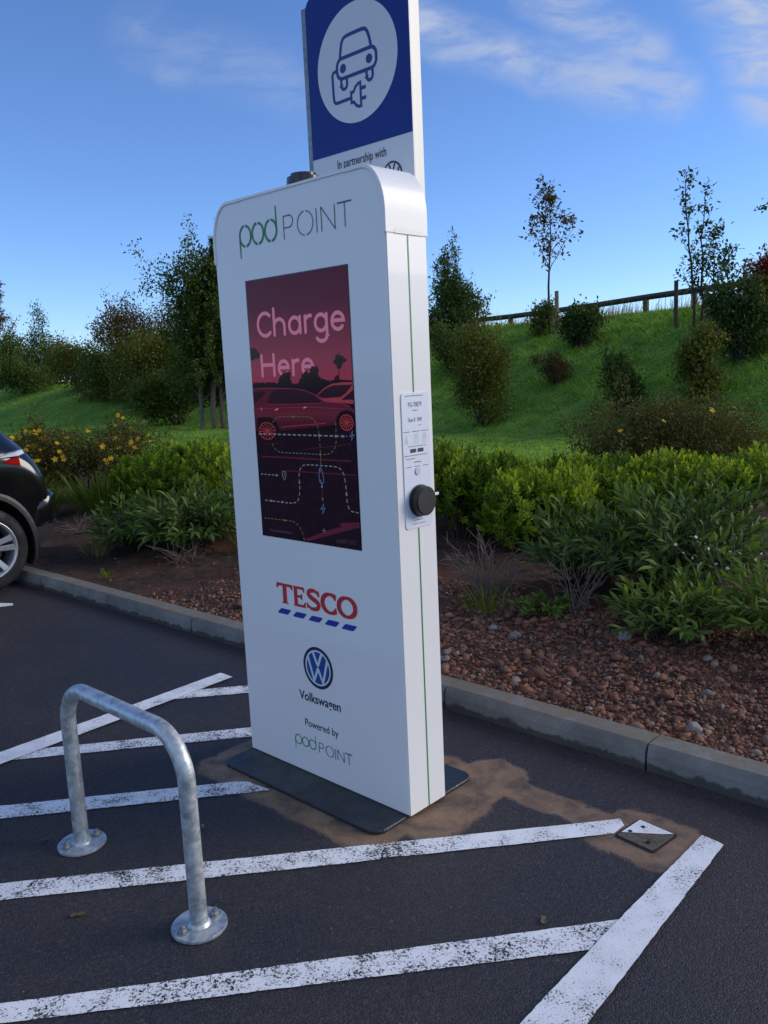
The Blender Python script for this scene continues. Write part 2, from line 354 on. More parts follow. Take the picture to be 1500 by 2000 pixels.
def lawn_edge(s): return 4.7+2.6*S01((np.asarray(s)+7.5)/4)
def build_ground():
    # car park: one sheet to the horizon, running on under the planted ground
    bm = bmesh.new(); pts = []
    vs = [bm.verts.new((x, y, 0)) for x, y in [tuple(float(v) for v in wld2(a, b)) for a, b in ((-900, -900), (900, -900), (900, .88), (-900, .88))]]
    bm.faces.new(vs); obj('car_park', bm, M['asphalt'], kind='structure')
    # planted bed, lawn and bank
    s = np.concatenate([[-900, -500, -250, -140, -90, -70], np.arange(-56, -14, .5), np.arange(-14, -5, .18), np.arange(-5, 3.2, .06), np.arange(3.2, 12, .5), [14, 18, 25, 40, 80, 200, 500, 900]])
    t = np.concatenate([np.arange(0, 2.6, .05), np.arange(2.6, 6, .12), np.arange(6, 24, .3), [25, 27, 30, 35, 45, 60, 90, 150, 300, 600, 900]])
    Sg, Tg = np.meshgrid(s, t); kt = kerb_t(Sg)+.10
    Tt = np.where(Tg < 3, kt+(Tg)*(3-kt)/3, Tg)
    x, y = wld2(Sg, Tt); z = terr_st(Sg, Tt)
    nz = np.array([mnoise.fractal((a*2.3, b*2.3, 0), .8, 2.1, 5) for a, b in zip(x.ravel(), y.ravel())]).reshape(x.shape)
    amp = np.where(Tt < 5, .05*S01((Tt-kt)/.5), .045)*np.where(abs(Sg) < 60, 1, 0)
    z = z+nz*amp
    z[0] = .01
    lawn = S01((Tt-lawn_edge(Sg))/.5+.5)
    ns, ntt = len(s), len(t); i = np.arange(ntt-1)[:, None]*ns; j = np.arange(ns-1)[None]
    F = np.stack([i+j, i+j+1, i+ns+j+1, i+ns+j], -1).reshape(-1, 4)
    me = np_mesh('planted_ground', np.stack([x, y, z], -1).reshape(-1, 3), [F], lawn.ravel())
    link('planted_ground', me, M['terrain'], smooth=True, kind='structure')
build_ground()

def line(name, pts, wear, z=.004, jag=True):
    """painted strip: outline in metres, edges slightly uneven"""
    out = []
    for k, p in enumerate(pts):
        q = pts[(k+1) % len(pts)]; n = max(2, int(math.dist(p, q)/.02)) if jag else 1
        for i in range(n):
            f = i/n; a = .0012 if jag else 0
            out.append((p[0]+(q[0]-p[0])*f+random.uniform(-a, a), p[1]+(q[1]-p[1])*f+random.uniform(-a, a)))
    bm = bmesh.new(); vs = [bm.verts.new((x, y, z)) for x, y in out]; f = bm.faces.new(vs)
    if f.normal.z < 0: bmesh.ops.reverse_faces(bm, faces=[f])
    f.normal_update()
    if f.normal.z < 0: bmesh.ops.reverse_faces(bm, faces=[f])
    bmesh.ops.triangulate(bm, faces=bm.faces[:])
    me = bpy.data.meshes.new(name); bm.to_mesh(me); bm.free()
    at = me.attributes.new('tone', 'FLOAT', 'POINT'); at.data.foreach_set('value', [wear]*len(me.vertices))
    return link(name, me, M['paint'], kind='structure')
def build_lines():
    line('road_marking', [(-1.9, 1.738), (-1.0, 1.853), (.615, 2.068), (.505, 1.953), (-.971, 1.787), (-1.9, 1.668)], .36)
    line('road_marking', [(.958, 2.448), (1.003, 2.389), (.417, 1.708), (-.2, .99), (-.32, 1.03), (.265, 1.717), (.58, 2.055)], .12, .008)
    line('road_marking', [(-2.2, 2.256), (-1.229, 2.362), (-.13, 2.481), (-.05, 2.487), (-.06, 2.402), (-.128, 2.392), (-1.188, 2.278), (-2.2, 2.17)], .36)
    line('road_marking', [(.0, 2.494), (.3, 2.526), (.60, 2.556), (.735, 2.572), (.735, 2.53), (.69, 2.487), (.357, 2.448), (.015, 2.411)], .24)
    line('road_marking', [(-.05, 2.49), (.0, 2.495), (.012, 2.412), (-.06, 2.404)], .66, .006)
    line('road_marking', [(-2.4, 2.742), (-1.44, 2.847), (-.60, 2.952), (-.55, 2.945), (-.46, 2.874), (-1.399, 2.755), (-2.4, 2.655)], .30)
    line('road_marking', [(-1.60, 3.303), (-.62, 3.44), (-.50, 3.455), (-.50, 3.36), (-.61, 3.345), (-1.62, 3.215)], .40, .004)
    line('road_marking', [(-.875, 4.128), (-.80, 4.06), (-1.21, 3.60), (-1.6, 3.165), (-2.6, 2.06), (-2.68, 2.14), (-1.66, 3.27), (-1.27, 3.69)], .10, .008)
    line('road_marking', [(-1.01, 3.905), (-.70, 3.945), (-.4, 3.98), (-.4, 3.88), (-.679, 3.845), (-1.042, 3.805), (-1.09, 3.82)], .40, .004)
    line('road_marking', [(-3.6, 5.60), (-2.714, 5.755), (-2.627, 5.735), (-2.60, 5.68), (-2.66, 5.655), (-3.6, 5.50)], .20)
build_lines()

def build_kerb():
    m, N, K, B = newmat('kerb_concrete'); g = N.new('ShaderNodeNewGeometry'); P = g.outputs['Position']
    n1 = noise_node(N, K, 3.5, 6, .65, P); n2 = noise_node(N, K, 120, 3, .7, P); n3 = noise_node(N, K, 12, 6, .7, P, .6)
    c = ramp(N, K, n1.outputs[0], [(.3, (.12, .125, .12)), (.5, (.19, .195, .19)), (.7, (.27, .27, .26))]).outputs[0]
    sp = N.new('ShaderNodeSeparateXYZ'); K.new(P, sp.inputs[0]); ng = N.new('ShaderNodeSeparateXYZ'); K.new(g.outputs['Normal'], ng.inputs[0])
    top = mrange(N, K, ng.outputs[2], .5, .9)
    c = mixc(N, K, mth(N, K, 'MULTIPLY', top, mrange(N, K, n3.outputs[0], .36, .58, .1, .95)), c, (.19, .155, .10))
    wet = mth(N, K, 'ADD', sp.outputs[2], mth(N, K, 'MULTIPLY', n3.outputs[0], -.085))
    c = mixc(N, K, mrange(N, K, wet, -.022, -.008, .78, 0), c, (.018, .019, .020))
    c = mixc(N, K, mrange(N, K, n3.outputs[0], .66, .70, 0, .5), c, (.04, .04, .042))
    c = mixc(N, K, .25, c, ramp(N, K, n2.outputs[0], [(.3, (.3, .3, .3)), (.7, (1, 1, 1))]).outputs[0], 'MULTIPLY')
    K.new(c, B.inputs['Base Color']); B.inputs['Roughness'].default_value = .85
    bump(N, K, mth(N, K, 'ADD', n2.outputs[0], n3.outputs[0]), .003, .7, B)
    bm = bmesh.new(); Ls = .955; s0 = .876+4*Ls
    for k in range(22):
        a, b = s0-(k+1)*Ls+.005, s0-k*Ls-.005; t0, t1 = float(kerb_t(a)), float(kerb_t(b)); dz = random.uniform(-.003, .003); dt = random.uniform(-.003, .003)
        cs = []
        n = 2
        prof = [(0, -.02), (.004, .06), (.012, .088), (.024, .099), (.115, .100), (.125, .094), (.125, -.02)]
        ra = [bm.verts.new((*[float(v) for v in wld2(a, t0+p+dt)], z+dz)) for p, z in prof]; rb = [bm.verts.new((*[float(v) for v in wld2(b, t1+p+dt)], z+dz)) for p, z in prof]
        fs = [bm.faces.new(ra), bm.faces.new(rb[::-1])]
        for i in range(len(prof)-1): fs.append(bm.faces.new((ra[i], ra[i+1], rb[i+1], rb[i])))
        bmesh.ops.recalc_face_normals(bm, faces=fs)
    obj('kerb', bm, m, kind='structure')
build_kerb()

# ------------------------------------------------------------------ lettering helpers (flat marks on a face: x, z in the thing's frame, y = height off the face)
class Flat:
    """collects flat shapes facing -Y (or mapped) into one mesh; every stroke a hair higher than the last"""
    def __init__(s, y0=-.0012, step=-.00004, mapf=None): s.bm = bmesh.new(); s.y = y0; s.step = step; s.mapf = mapf or (lambda x, z, y: (x, y, z))
    def poly(s, pts, mi=0):
        vs = [s.bm.verts.new(s.mapf(x, z, s.y)) for x, z in pts]
        if len(vs) > 4:
            ar = sum(pts[i][0]*pts[(i+1) % len(pts)][1]-pts[(i+1) % len(pts)][0]*pts[i][1] for i in range(len(pts)))
        f = s.bm.faces.new(vs); f.material_index = mi; s.y += s.step; return f
    def ring(s, outer, inner, mi=0):
        a = [s.bm.verts.new(s.mapf(x, z, s.y)) for x, z in outer]; b = [s.bm.verts.new(s.mapf(x, z, s.y)) for x, z in inner]; n = len(a)
        for i in range(n):
            f = s.bm.faces.new((a[i], a[(i+1) % n], b[(i+1) % n], b[i])); f.material_index = mi
        s.y += s.step
    def stroke(s, pts, w, closed=False, cap=True, mi=0):
        n = len(pts); P = [Vector(p) for p in pts]; Lf = []; Rt = []
        ws = w if isinstance(w, (list, tuple)) else [w]*n
        for i in range(n):
            if closed: d0 = P[i]-P[i-1]; d1 = P[(i+1) % n]-P[i]
            else: d0 = P[i]-P[i-1] if i else P[1]-P[0]; d1 = P[i+1]-P[i] if i < n-1 else P[-1]-P[-2]
            d0 = d0.normalized(); d1 = d1.normalized(); nn = Vector((-(d0.y+d1.y), d0.x+d1.x))
            if nn.length < 1e-6: nn = Vector((-d0.y, d0.x))
            nn.normalize(); c = max(.45, nn.dot(Vector((-d0.y, d0.x)))); o = nn*(ws[i]/2/c)
            Lf.append(P[i]+o); Rt.append(P[i]-o)
        if closed: s.ring(Lf, Rt, mi); return
        y = s.y; V = lambda q: s.bm.verts.new(s.mapf(q[0], q[1], y))
        a = [V(q) for q in Lf]; b = [V(q) for q in Rt]
        for i in range(n-1): s.bm.faces.new((a[i], b[i], b[i+1], a[i+1])).material_index = mi
        if cap:
            for idx, sg in ((0, -1), (n-1, 1)):
                d = (P[1]-P[0] if idx == 0 else P[-1]-P[-2]).normalized(); nv = Vector((-d.y, d.x)); r = ws[idx]/2
                arc = [P[idx]+nv*r*math.cos(t)+d*sg*r*math.sin(t) for t in [math.pi*k/7 for k in range(1, 7)]]
                s.bm.faces.new([a[idx]]+[V(q) for q in arc]+[b[idx]]).material_index = mi
        s.y += s.step
    def dashes(s, pts, w, on, off, mi=0):
        P = [Vector(p) for p in pts]; d = 0; cur = []; state = True; rem = on
        i = 0; p = P[0]; cur = [tuple(p)]
        while i < len(P)-1:
            seg = P[i+1]-p
            if seg.length < 1e-7: i += 1; continue
            if seg.length <= rem: p = P[i+1]; rem -= seg.length; i += 1; cur.append(tuple(p))
            else:
                p = p+seg.normalized()*rem; cur.append(tuple(p))
                if state and len(cur) > 1: s.stroke(cur, w, cap=False, mi=mi)
                state = not state; rem = on if state else off; cur = [tuple(p)]
        if state and len(cur) > 1: s.stroke(cur, w, cap=False, mi=mi)
    def done(s, name, mats, parent, **k):
        bmesh.ops.recalc_face_normals(s.bm, faces=s.bm.faces[:])
        return obj(name, s.bm, mats, parent, **k)
def arc(cx, cz, r, a0, a1, n=18, rz=None):
    rz = rz or r; return [(cx+r*math.cos(R(a0+(a1-a0)*i/n)), cz+rz*math.sin(R(a0+(a1-a0)*i/n))) for i in range(n+1)]
def circ(cx, cz, r, n=48, rz=None): return arc(cx, cz, r, 0, 360*(n-1)/n, n-1, rz)
def bez(pts, n=10):
    """smooth polyline through points (Catmull-Rom)"""
    P = [Vector(p) for p in pts]; P = [P[0]*2-P[1]]+P+[P[-1]*2-P[-2]]; out = []
    for i in range(1, len(P)-2):
        for k in range(n):
            t = k/n; a, b, c, d = P[i-1], P[i], P[i+1], P[i+2]
            out.append(tuple(.5*((2*b)+(c-a)*t+(2*a-5*b+4*c-d)*t*t+(3*b-a-3*c+d)*t**3)))
    out.append(tuple(P[-2])); return out
def rounded(pts, r, n=6):
    out = []; m = len(pts)
    for i in range(m):
        p = Vector(pts[i]); a = (Vector(pts[i-1])-p); b = (Vector(pts[(i+1) % m])-p); q = min(r, a.length*.45, b.length*.45)
        p0 = p+a.normalized()*q; p1 = p+b.normalized()*q
        for k in range(n+1):
            t = k/n; out.append(tuple(p0*(1-t)**2+p*2*t*(1-t)+p1*t*t))
    return out
def text(name, body, x0, x1, z0, z1, mat, parent, y=-.0012, bold=0, mapm=None, **k):
    """printed words fitted to a box on the face"""
    cu = bpy.data.curves.new(name, 'FONT'); cu.body = body; cu.size = 1; cu.offset = bold; cu.resolution_u = 4
    o = bpy.data.objects.new(name, cu); COL.objects.link(o); bpy.context.view_layer.update()
    me = bpy.data.meshes.new_from_object(o.evaluated_get(bpy.context.evaluated_depsgraph_get())); bpy.data.objects.remove(o); bpy.data.curves.remove(cu)
    n = len(me.vertices); co = np.empty(n*3, np.float32); me.vertices.foreach_get('co', co); co = co.reshape(-1, 3)
    mn, mx = co.min(0), co.max(0); X = x0+(co[:, 0]-mn[0])/(mx[0]-mn[0])*(x1-x0); Z = z0+(co[:, 1]-mn[1])/(mx[1]-mn[1])*(z1-z0)
    q = np.stack([X, np.full(n, y), Z], -1)
    if mapm is not None: q = np.array([mapm(*v) for v in q], np.float32)
    me.vertices.foreach_set('co', q.astype(np.float32).ravel()); me.update(); me.name = name
    me.materials.clear(); return link(name, me, mat, parent, **k)

# ------------------------------------------------------------------ the charging kiosk (frame: X along the front, Y to the back, Z up)
HW, DEP, TOP, RC, SEAM = .429, .188, 2.113, .090, 1.906
def top_outline(o):
    """kiosk outline offset outwards by o, from right seam over the top to left seam"""
    w, t, r = HW+o, TOP+o, RC+o; rz = .140+o
    return [(w, SEAM)]+[(w-r+r*math.cos(R(a)), t-rz+rz*math.sin(R(a))) for a in range(0, 91, 5)]+[(-(w-r)+r*math.cos(R(a)), t-rz+rz*math.sin(R(a))) for a in range(90, 181, 5)]+[(-w, SEAM)]
def band(bm, o_in, o_out, y0, y1, sel):
    A = [p for p in top_outline(o_out)]; Bq = [p for p in top_outline(o_in)]
    A = sel(A); Bq = sel(Bq); n = len(A); fs = []
    vs = [[bm.verts.new((p[0], y, p[1])) for p in q] for q, y in ((A, y0), (Bq, y0), (Bq, y1), (A, y1))]
    for k in range(4):
        a, b = vs[k], vs[(k+1) % 4]
        for i in range(n-1): fs.append(bm.faces.new((a[i], a[i+1], b[i+1], b[i])))
    fs.append(bm.faces.new([v[0] for v in vs])); fs.append(bm.faces.new([v[-1] for v in vs][::-1]))
    bmesh.ops.recalc_face_normals(bm, faces=fs); return fs
def pod_logo(fl, x0, z0, w, h, th, gap=True, mi=0):
    """three linked rings with the stems of a p and a d; w spans the rings, h their height"""
    r = w/6; 
    for k in range(3):
        cx = x0+r+2*r*k; cz = z0+h/2
        g = 7 if gap else 0
        fl.stroke(arc(cx, cz, r-th/2, 90+g, 270-g, 22, h/2-th/2), th, cap=False, mi=mi); fl.stroke(arc(cx, cz, r-th/2, -90+g, 90-g, 22, h/2-th/2), th, cap=False, mi=mi)
    fl.stroke([(x0+th/2, z0+h*.55), (x0+th/2, z0-h*.45)], [th, th*.5], cap=False, mi=mi)
    fl.stroke([(x0+w-th/2, z0+h*.45), (x0+w-th/2, z0+h*1.48)], [th, th*.5], cap=False, mi=mi)
def point_letters(fl, x0, x1, z0, z1, th, mi=0):
    w = x1-x0; h = z1-z0; X = lambda f: x0+f*w; S = lambda p, t=th: fl.stroke(p, t, cap=False, mi=mi)
    S([(X(0)+th/2, z0), (X(0)+th/2, z1)]); S([(X(0), z1-th/2), (X(.09), z1-th/2)]+arc(X(.09), z1-h*.27, h*.27-th/2, 90, -90, 12)+[(X(0), z1-h*.54+th/2)])
    cx = X(.335); rr = w*.117
    S(arc(cx, z0+h/2, rr, 97, 263, 20, h/2)); S(arc(cx, z0+h/2, rr, -83, 83, 20, h/2)); S([(X(.505), z0), (X(.505), z1)])
    S([(X(.575), z0), (X(.575), z1)]); S([(X(.575), z1), (X(.765), z0)]); S([(X(.765), z0), (X(.765), z1)])
    S([(X(.805), z1-th/2), (X(1.0), z1-th/2)], th*1.3); S([(X(.905), z0), (X(.905), z1)])

ART = {
'hedge': [(-.258,1.469),(-.235,1.476),(-.198,1.473),(-.156,1.474),(-.114,1.47),(-.107,1.487),(-.097,1.498),(-.082,1.503),(-.078,1.51),(-.07,1.504),(-.052,1.511),(-.042,1.502),(-.047,1.482),(-.039,1.467),(-.005,1.468),(.001,1.482),(.016,1.487),(.008,1.498),(.025,1.5),(.037,1.507),(.053,1.503),(.068,1.525),(.076,1.52),(.092,1.523),(.104,1.51),(.095,1.496),(.11,1.481),(.141,1.473),(.172,1.474),(.178,1.487),(.194,1.488),(.2,1.475),(.258,1.471),(.258,1.429),(-.258,1.437)],
'treecrown': [(.199,1.555),(.204,1.569),(.206,1.551),(.219,1.552),(.223,1.544),(.238,1.54),(.232,1.53),(.217,1.527),(.208,1.51),(.19,1.51),(.186,1.524),(.172,1.528),(.176,1.539),(.185,1.542),(.184,1.556)],
'leaves': [(-.258,1.598),(-.227,1.597),(-.216,1.585),(-.202,1.573),(-.213,1.558),(-.231,1.561),(-.245,1.554),(-.258,1.556)],
'car2': [(.076,1.421),(.123,1.449),(.161,1.462),(.212,1.466),(.2585,1.465),(.2585,1.436),(.2585,1.395),(.207,1.399),(.156,1.403),(.114,1.406)],
'car2win': [(.084,1.423),(.128,1.447),(.166,1.457),(.254,1.458),(.255,1.455),(.224,1.43),(.198,1.418),(.115,1.415)],
'car2win2': [(.2,1.408),(.2585,1.44),(.2585,1.409),(.208,1.409)],
'car': [(-.258,1.453),(-.176,1.455),(-.058,1.45),(.009,1.446),(.073,1.428),(.125,1.405),(.182,1.401),(.232,1.392),(.2585,1.378),(.2585,1.353),(.252,1.325),(.216,1.318),(.171,1.325),(.128,1.319),(-.015,1.307),(-.132,1.294),(-.258,1.3)],
'cardark': [(-.132,1.3),(-.014,1.312),(.129,1.324),(.168,1.327),(.166,1.299),(.04,1.293),(-.133,1.286)],
'carwin': [(-.185,1.397),(-.174,1.416),(-.153,1.439),(-.117,1.448),(-.024,1.449),(.02,1.444),(.063,1.43),(.104,1.407),(.111,1.401),(.049,1.399),(-.063,1.397)],
'carwin0': [(-.258,1.442),(-.195,1.443),(-.186,1.439),(-.206,1.424),(-.243,1.405),(-.258,1.405)],
'arch1': [(-.246,1.347),(-.205,1.351),(-.163,1.349),(-.134,1.332),(-.122,1.306),(-.126,1.294),(-.246,1.288)],
'arch2': [(.168,1.324),(.175,1.353),(.195,1.371),(.225,1.376),(.25,1.371),(.2585,1.362),(.2585,1.322),(.246,1.308),(.18,1.307)],
'arrow': [(-.028,.917),(.094,.961),(.176,.985),(.16,.991),(.187,.999),(.2585,1.006),(.2585,.988),(.227,.981),(.12,.95),(.001,.916)],
}
def glyphs(fl0, word, x0, zb, cap, w, mi, sx=1.0):
    """rounded sans letters from strokes; cap = capital height, w = stroke width"""
    class W_:
        def stroke(q, pts, *a, **k): fl0.stroke([(x0+(p[0]-x0)*sx, p[1]) for p in pts], *a, **k)
    fl = W_(); x = x0; xh = cap*.72; r = xh/2-w/2; e = w/2
    for ch in word:
        if ch == 'C':
            R_ = cap/2-e; fl.stroke(arc(x+R_*.88+e, zb+cap/2, R_*.88, 48, 312, 26, R_), w, mi=mi); x += cap*.80+w*.35
        elif ch == 'h':
            fl.stroke([(x+e, zb+e), (x+e, zb+cap*1.05)], w, mi=mi)
            rr = xh*.36; fl.stroke([(x+e, zb+xh*.45)]+arc(x+e+rr, zb+xh-e-rr, rr, 170, 0, 12)+[(x+e+2*rr, zb+e)], w, mi=mi); x += 2*rr+w*1.75
        elif ch == 'a':
            fl.stroke(circ(x+r*.9+e, zb+xh/2, r*.9, 28, r), w, closed=True, mi=mi); fl.stroke([(x+e+r*1.82, zb+xh-e), (x+e+r*1.82, zb+e)], w, mi=mi); x += r*1.82+w*1.8
        elif ch == 'r':
            fl.stroke([(x+e, zb+e), (x+e, zb+xh-e)], w, mi=mi); fl.stroke([(x+e, zb+xh*.5)]+arc(x+e+xh*.34, zb+xh*.60, xh*.34, 165, 82, 8, xh*.40-e), w, mi=mi); x += xh*.42+w*1.2
        elif ch == 'g':
            fl.stroke(circ(x+r*.9+e, zb+xh/2, r*.9, 28, r), w, closed=True, mi=mi)
            fl.stroke([(x+e+r*1.82, zb+xh-e), (x+e+r*1.82, zb-xh*.12)]+arc(x+e+r*.95, zb-xh*.12, r*.87, 0, -150, 14, xh*.30), w, mi=mi); x += r*1.82+w*1.7
        elif ch == 'e':
            fl.stroke([(x+e+.1*r, zb+xh*.53), (x+r*1.8+e, zb+xh*.53)]+arc(x+r*.9+e, zb+xh/2, r*.9, 8, 318, 26, r), w, mi=mi); x += r*1.8+w*1.6
        elif ch == 'H':
            for q in (0, cap*.66): fl.stroke([(x+e+q, zb+e), (x+e+q, zb+cap-e)], w, mi=mi)
            fl.stroke([(x+e, zb+cap*.52), (x+e+cap*.66, zb+cap*.52)], w, mi=mi); x += cap*.66+w*1.75
    return x
def screen_image(parent):
    m, N, K, B = newmat('screen_picture_sky'); tc = N.new('ShaderNodeTexCoord'); sp = N.new('ShaderNodeSeparateXYZ'); K.new(tc.outputs['Object'], sp.inputs[0])
    f = mrange(N, K, sp.outputs[2], 1.44, 1.82)
    f = N.new('ShaderNodeMapRange'); f.inputs[1].default_value = 1.44; f.inputs[2].default_value = 1.83; K.new(sp.outputs[2], f.inputs[0])
    r = ramp(N, K, f.outputs[0], [(0, lin((146, 56, 84))), (.22, lin((128, 46, 76))), (.5, lin((98, 35, 62))), (.75, lin((74, 27, 50))), (1, lin((68, 25, 46)))])
    K.new(r.outputs[0], B.inputs['Emission Color']); B.inputs['Emission Strength'].default_value = EMI*.60
    B.inputs['Base Color'].default_value = (.004, .004, .004, 1); B.inputs['Roughness'].default_value = .1; B.inputs['Specular IOR Level'].default_value = .08
    mg, N, K, B = newmat('screen_picture_tarmac'); tc = N.new('ShaderNodeTexCoord'); n = noise_node(N, K, 30, 4, .6, tc.outputs['Object'])
    r = ramp(N, K, n.outputs[0], [(.3, lin((22, 13, 27))), (.7, lin((31, 18, 36)))]); K.new(r.outputs[0], B.inputs['Emission Color']); B.inputs['Emission Strength'].default_value = EMI*.62
    B.inputs['Base Color'].default_value = (.004, .004, .004, 1); B.inputs['Roughness'].default_value = .1; B.inputs['Specular IOR Level'].default_value = .08
    mc, N, K, B = newmat('screen_picture_car_paint'); tc = N.new('ShaderNodeTexCoord'); sp = N.new('ShaderNodeSeparateXYZ'); K.new(tc.outputs['Object'], sp.inputs[0])
    f = N.new('ShaderNodeMapRange'); f.inputs[1].default_value = 1.29; f.inputs[2].default_value = 1.455; K.new(sp.outputs[2], f.inputs[0])
    r = ramp(N, K, f.outputs[0], [(0, lin((52, 20, 38))), (.25, lin((70, 26, 46))), (.45, lin((92, 38, 58))), (.58, lin((82, 31, 52))), (1, lin((72, 31, 52)))])
    K.new(r.outputs[0], B.inputs['Emission Color']); B.inputs['Emission Strength'].default_value = EMI*.60; B.inputs['Base Color'].default_value = (.004, .004, .004, 1); B.inputs['Roughness'].default_value = .1; B.inputs['Specular IOR Level'].default_value = .08
    mats = [m, mg, mc, emis('screen_picture_shadow', (20, 11, 22)), emis('screen_picture_window', (34, 17, 32)), emis('screen_picture_far_car', (124, 48, 64)),
            emis('screen_picture_highlight', (196, 110, 130)), emis('screen_picture_letters', (160, 98, 132)), emis('screen_picture_dash', (98, 108, 116)),
            emis('screen_picture_dash_green', (74, 88, 62)), emis('screen_picture_line', (66, 26, 46)), emis('screen_picture_wheel', (124, 46, 56)), emis('screen_picture_blue', (80, 102, 148)), emis('screen_picture_dim', (60, 50, 70)), emis('screen_picture_pale_pink', (112, 44, 70))]
    fl = Flat(-.0022, -.000015)
    fl.poly([(-.2585, 1.44), (.2585, 1.44), (.2585, 1.8305), (-.2585, 1.8305)], 0)
    fl.poly([(-.2585, .9125), (.2585, .9125), (.2585, 1.44), (-.2585, 1.44)], 1)
    fl.poly(ART['treecrown'], 3); fl.stroke([(.198, 1.51), (.195, 1.47)], .004, mi=3); fl.poly(ART['leaves'], 3)
    glyphs(fl, 'Charge', -.212, 1.630, .090, .0125, 7, 1.17)
    glyphs(fl, 'Here', -.204, 1.491, .084, .0125, 7, 1.20)
    h = []
    A = ART['hedge']
    for i in range(len(A)):                                         # ragged leafy outline
        p, q = A[i], A[(i+1) % len(A)]; n = max(1, int(math.dist(p, q)/.004)) if i < 31 else 1
        for k in range(n): h.append((min(.258, max(-.258, p[0]+(q[0]-p[0])*k/n)), p[1]+(q[1]-p[1])*k/n+(random.uniform(-.004, .004) if i < 31 and k else 0)))
    fl.poly(h, 3)
    fl.poly(ART['car2'], 5); fl.poly(ART['car2win'], 4); fl.poly(ART['car2win2'], 4)
    fl.poly(ART['car'], 2)
    for k in ('cardark', 'arch1', 'arch2'): fl.poly(ART[k], 3)
    fl.poly(ART['carwin'], 4); fl.poly(ART['carwin0'], 4)
    fl.stroke(bez([(-.258, 1.452), (-.176, 1.454), (-.058, 1.450), (.009, 1.445), (.072, 1.428), (.122, 1.405), (.19, 1.399), (.24, 1.388)], 5), .002, mi=14)
    fl.stroke([(-.25, 1.381), (.048, 1.386), (.206, 1.380)], .0016, mi=14); fl.stroke([(-.11, 1.316), (.12, 1.332)], .003, mi=14)
    fl.stroke([(-.185, 1.397), (-.06, 1.396), (.11, 1.4)], .0014, mi=14)
    for a in ((-.139, 1.376, -.124, 1.38), (.014, 1.383, .026, 1.386)): fl.stroke([(a[0], a[1]), (a[2], a[3])], .004, mi=6)
    for cx, cz, rx, rz in ((-.192, 1.301, .050, .033), (.222, 1.335, .034, .028)):
        rz = rz*1.0; fl.poly(circ(cx, cz, rx*1.12, 32, rz*1.12), 3); fl.stroke(circ(cx, cz, rx*.92, 36, rz*.92), .003, closed=True, mi=11)
        for k in range(14):
            a = R(k*360/14+5); fl.stroke([(cx+rx*.18*math.cos(a), cz+rz*.18*math.sin(a)), (cx+rx*.88*math.cos(a), cz+rz*.88*math.sin(a))], [.002, .0045], cap=False, mi=11)
        fl.poly(circ(cx, cz, rx*.2, 16, rz*.2), 11)
    for q, w in (([(-.233, 1.207), (-.081, 1.2085), (.119, 1.208), (.233, 1.2085)], .005), ([(-.128, 1.1595), (-.028, 1.1615), (.252, 1.163)], .0035), ([(-.222, 1.2525), (-.106, 1.2595)], .0014), ([(.002, 1.24), (.144, 1.2545), (.238, 1.2665)], .002)):
        fl.stroke(q, w, cap=False, mi=10)
    fl.poly(ART['arrow'], 10)
    fl.dashes(bez([(-.158, 1.332), (-.13, 1.349), (-.103, 1.353), (.017, 1.353), (.056, 1.347), (.078, 1.327), (.086, 1.294), (.0875, 1.24), (.087, 1.19)], 6), .0026, .013, .008, 9)
    fl.stroke([(.087, 1.24), (.0865, 1.18)], .0018, cap=False, mi=9); fl.dashes([(.0875, 1.126), (.087, 1.075)], .002, .012, .006, 13)
    fl.dashes([(-.24, 1.29), (.222, 1.29)], .0046, .017, .010, 8)
    fl.dashes(bez([(.171, 1.335), (.170, 1.29), (.166, 1.262), (.151, 1.241), (.116, 1.227), (.0, 1.226), (-.115, 1.226), (-.15, 1.237), (-.169, 1.258)], 6), .003, .012, .008, 9)
    fl.dashes(bez([(-.229, 1.045), (-.15, 1.045), (-.074, 1.046), (-.043, 1.06), (-.030, 1.10), (-.029, 1.15), (-.015, 1.178), (.014, 1.187), (.09, 1.1875), (.165, 1.186), (.195, 1.168), (.205, 1.118), (.207, 1.07), (.221, 1.043), (.2575, 1.038)], 6), .0036, .014, .009, 8)
    fl.dashes([(-.243, 1.142), (-.139, 1.142)], .0034, .013, .008, 8)
    fl.dashes(bez([(-.239, .978), (-.16, .979), (-.08, .979), (-.046, .964), (-.028, .937), (-.022, .916)], 6), .0028, .012, .008, 9)
    for x, z, d in ((-.04, 1.353, 1), (.205, 1.29, 1), (-.15, 1.142, 1), (-.19, 1.0455, 1), (-.13, 1.0455, 1), (-.12, .979, 1)):
        fl.poly([(x-.006*d, z+.005), (x+.008*d, z), (x-.006*d, z-.005)], 8 if z != .979 and z != 1.353 else 9)
    for x, z, d in ((-.029, 1.125, 1), (.206, 1.10, 1), (.087, 1.118, 1), (.087, 1.07, -1)): fl.poly([(x-.005, z-.006*d), (x+.005, z-.006*d), (x, z+.008*d)], 8 if z > 1.09 else 9)
    for x, z in ((.0875, 1.29), (.1695, 1.29)): fl.poly(circ(x, z, .0055, 14), 12)
    fl.poly(circ(.0875, 1.226, .005, 14), 9)
    bolt = [(.004, .02), (-.011, .0), (-.001, .002), (-.003, -.016), (.011, .005), (.002, .003)]
    for x, z, s in ((.086, 1.036, 1), (.246, 1.291, .9)): fl.stroke([(x+a*s, z+b*s) for a, b in bolt], .0022, closed=True, mi=12)
    fl.stroke(rounded([(-.11, 1.125), (-.121, 1.145), (-.118, 1.157), (-.101, 1.157), (-.098, 1.145)], .006), .0022, closed=True, mi=8); fl.stroke([(-.1095, 1.149), (-.1095, 1.141)], .0028, mi=8)
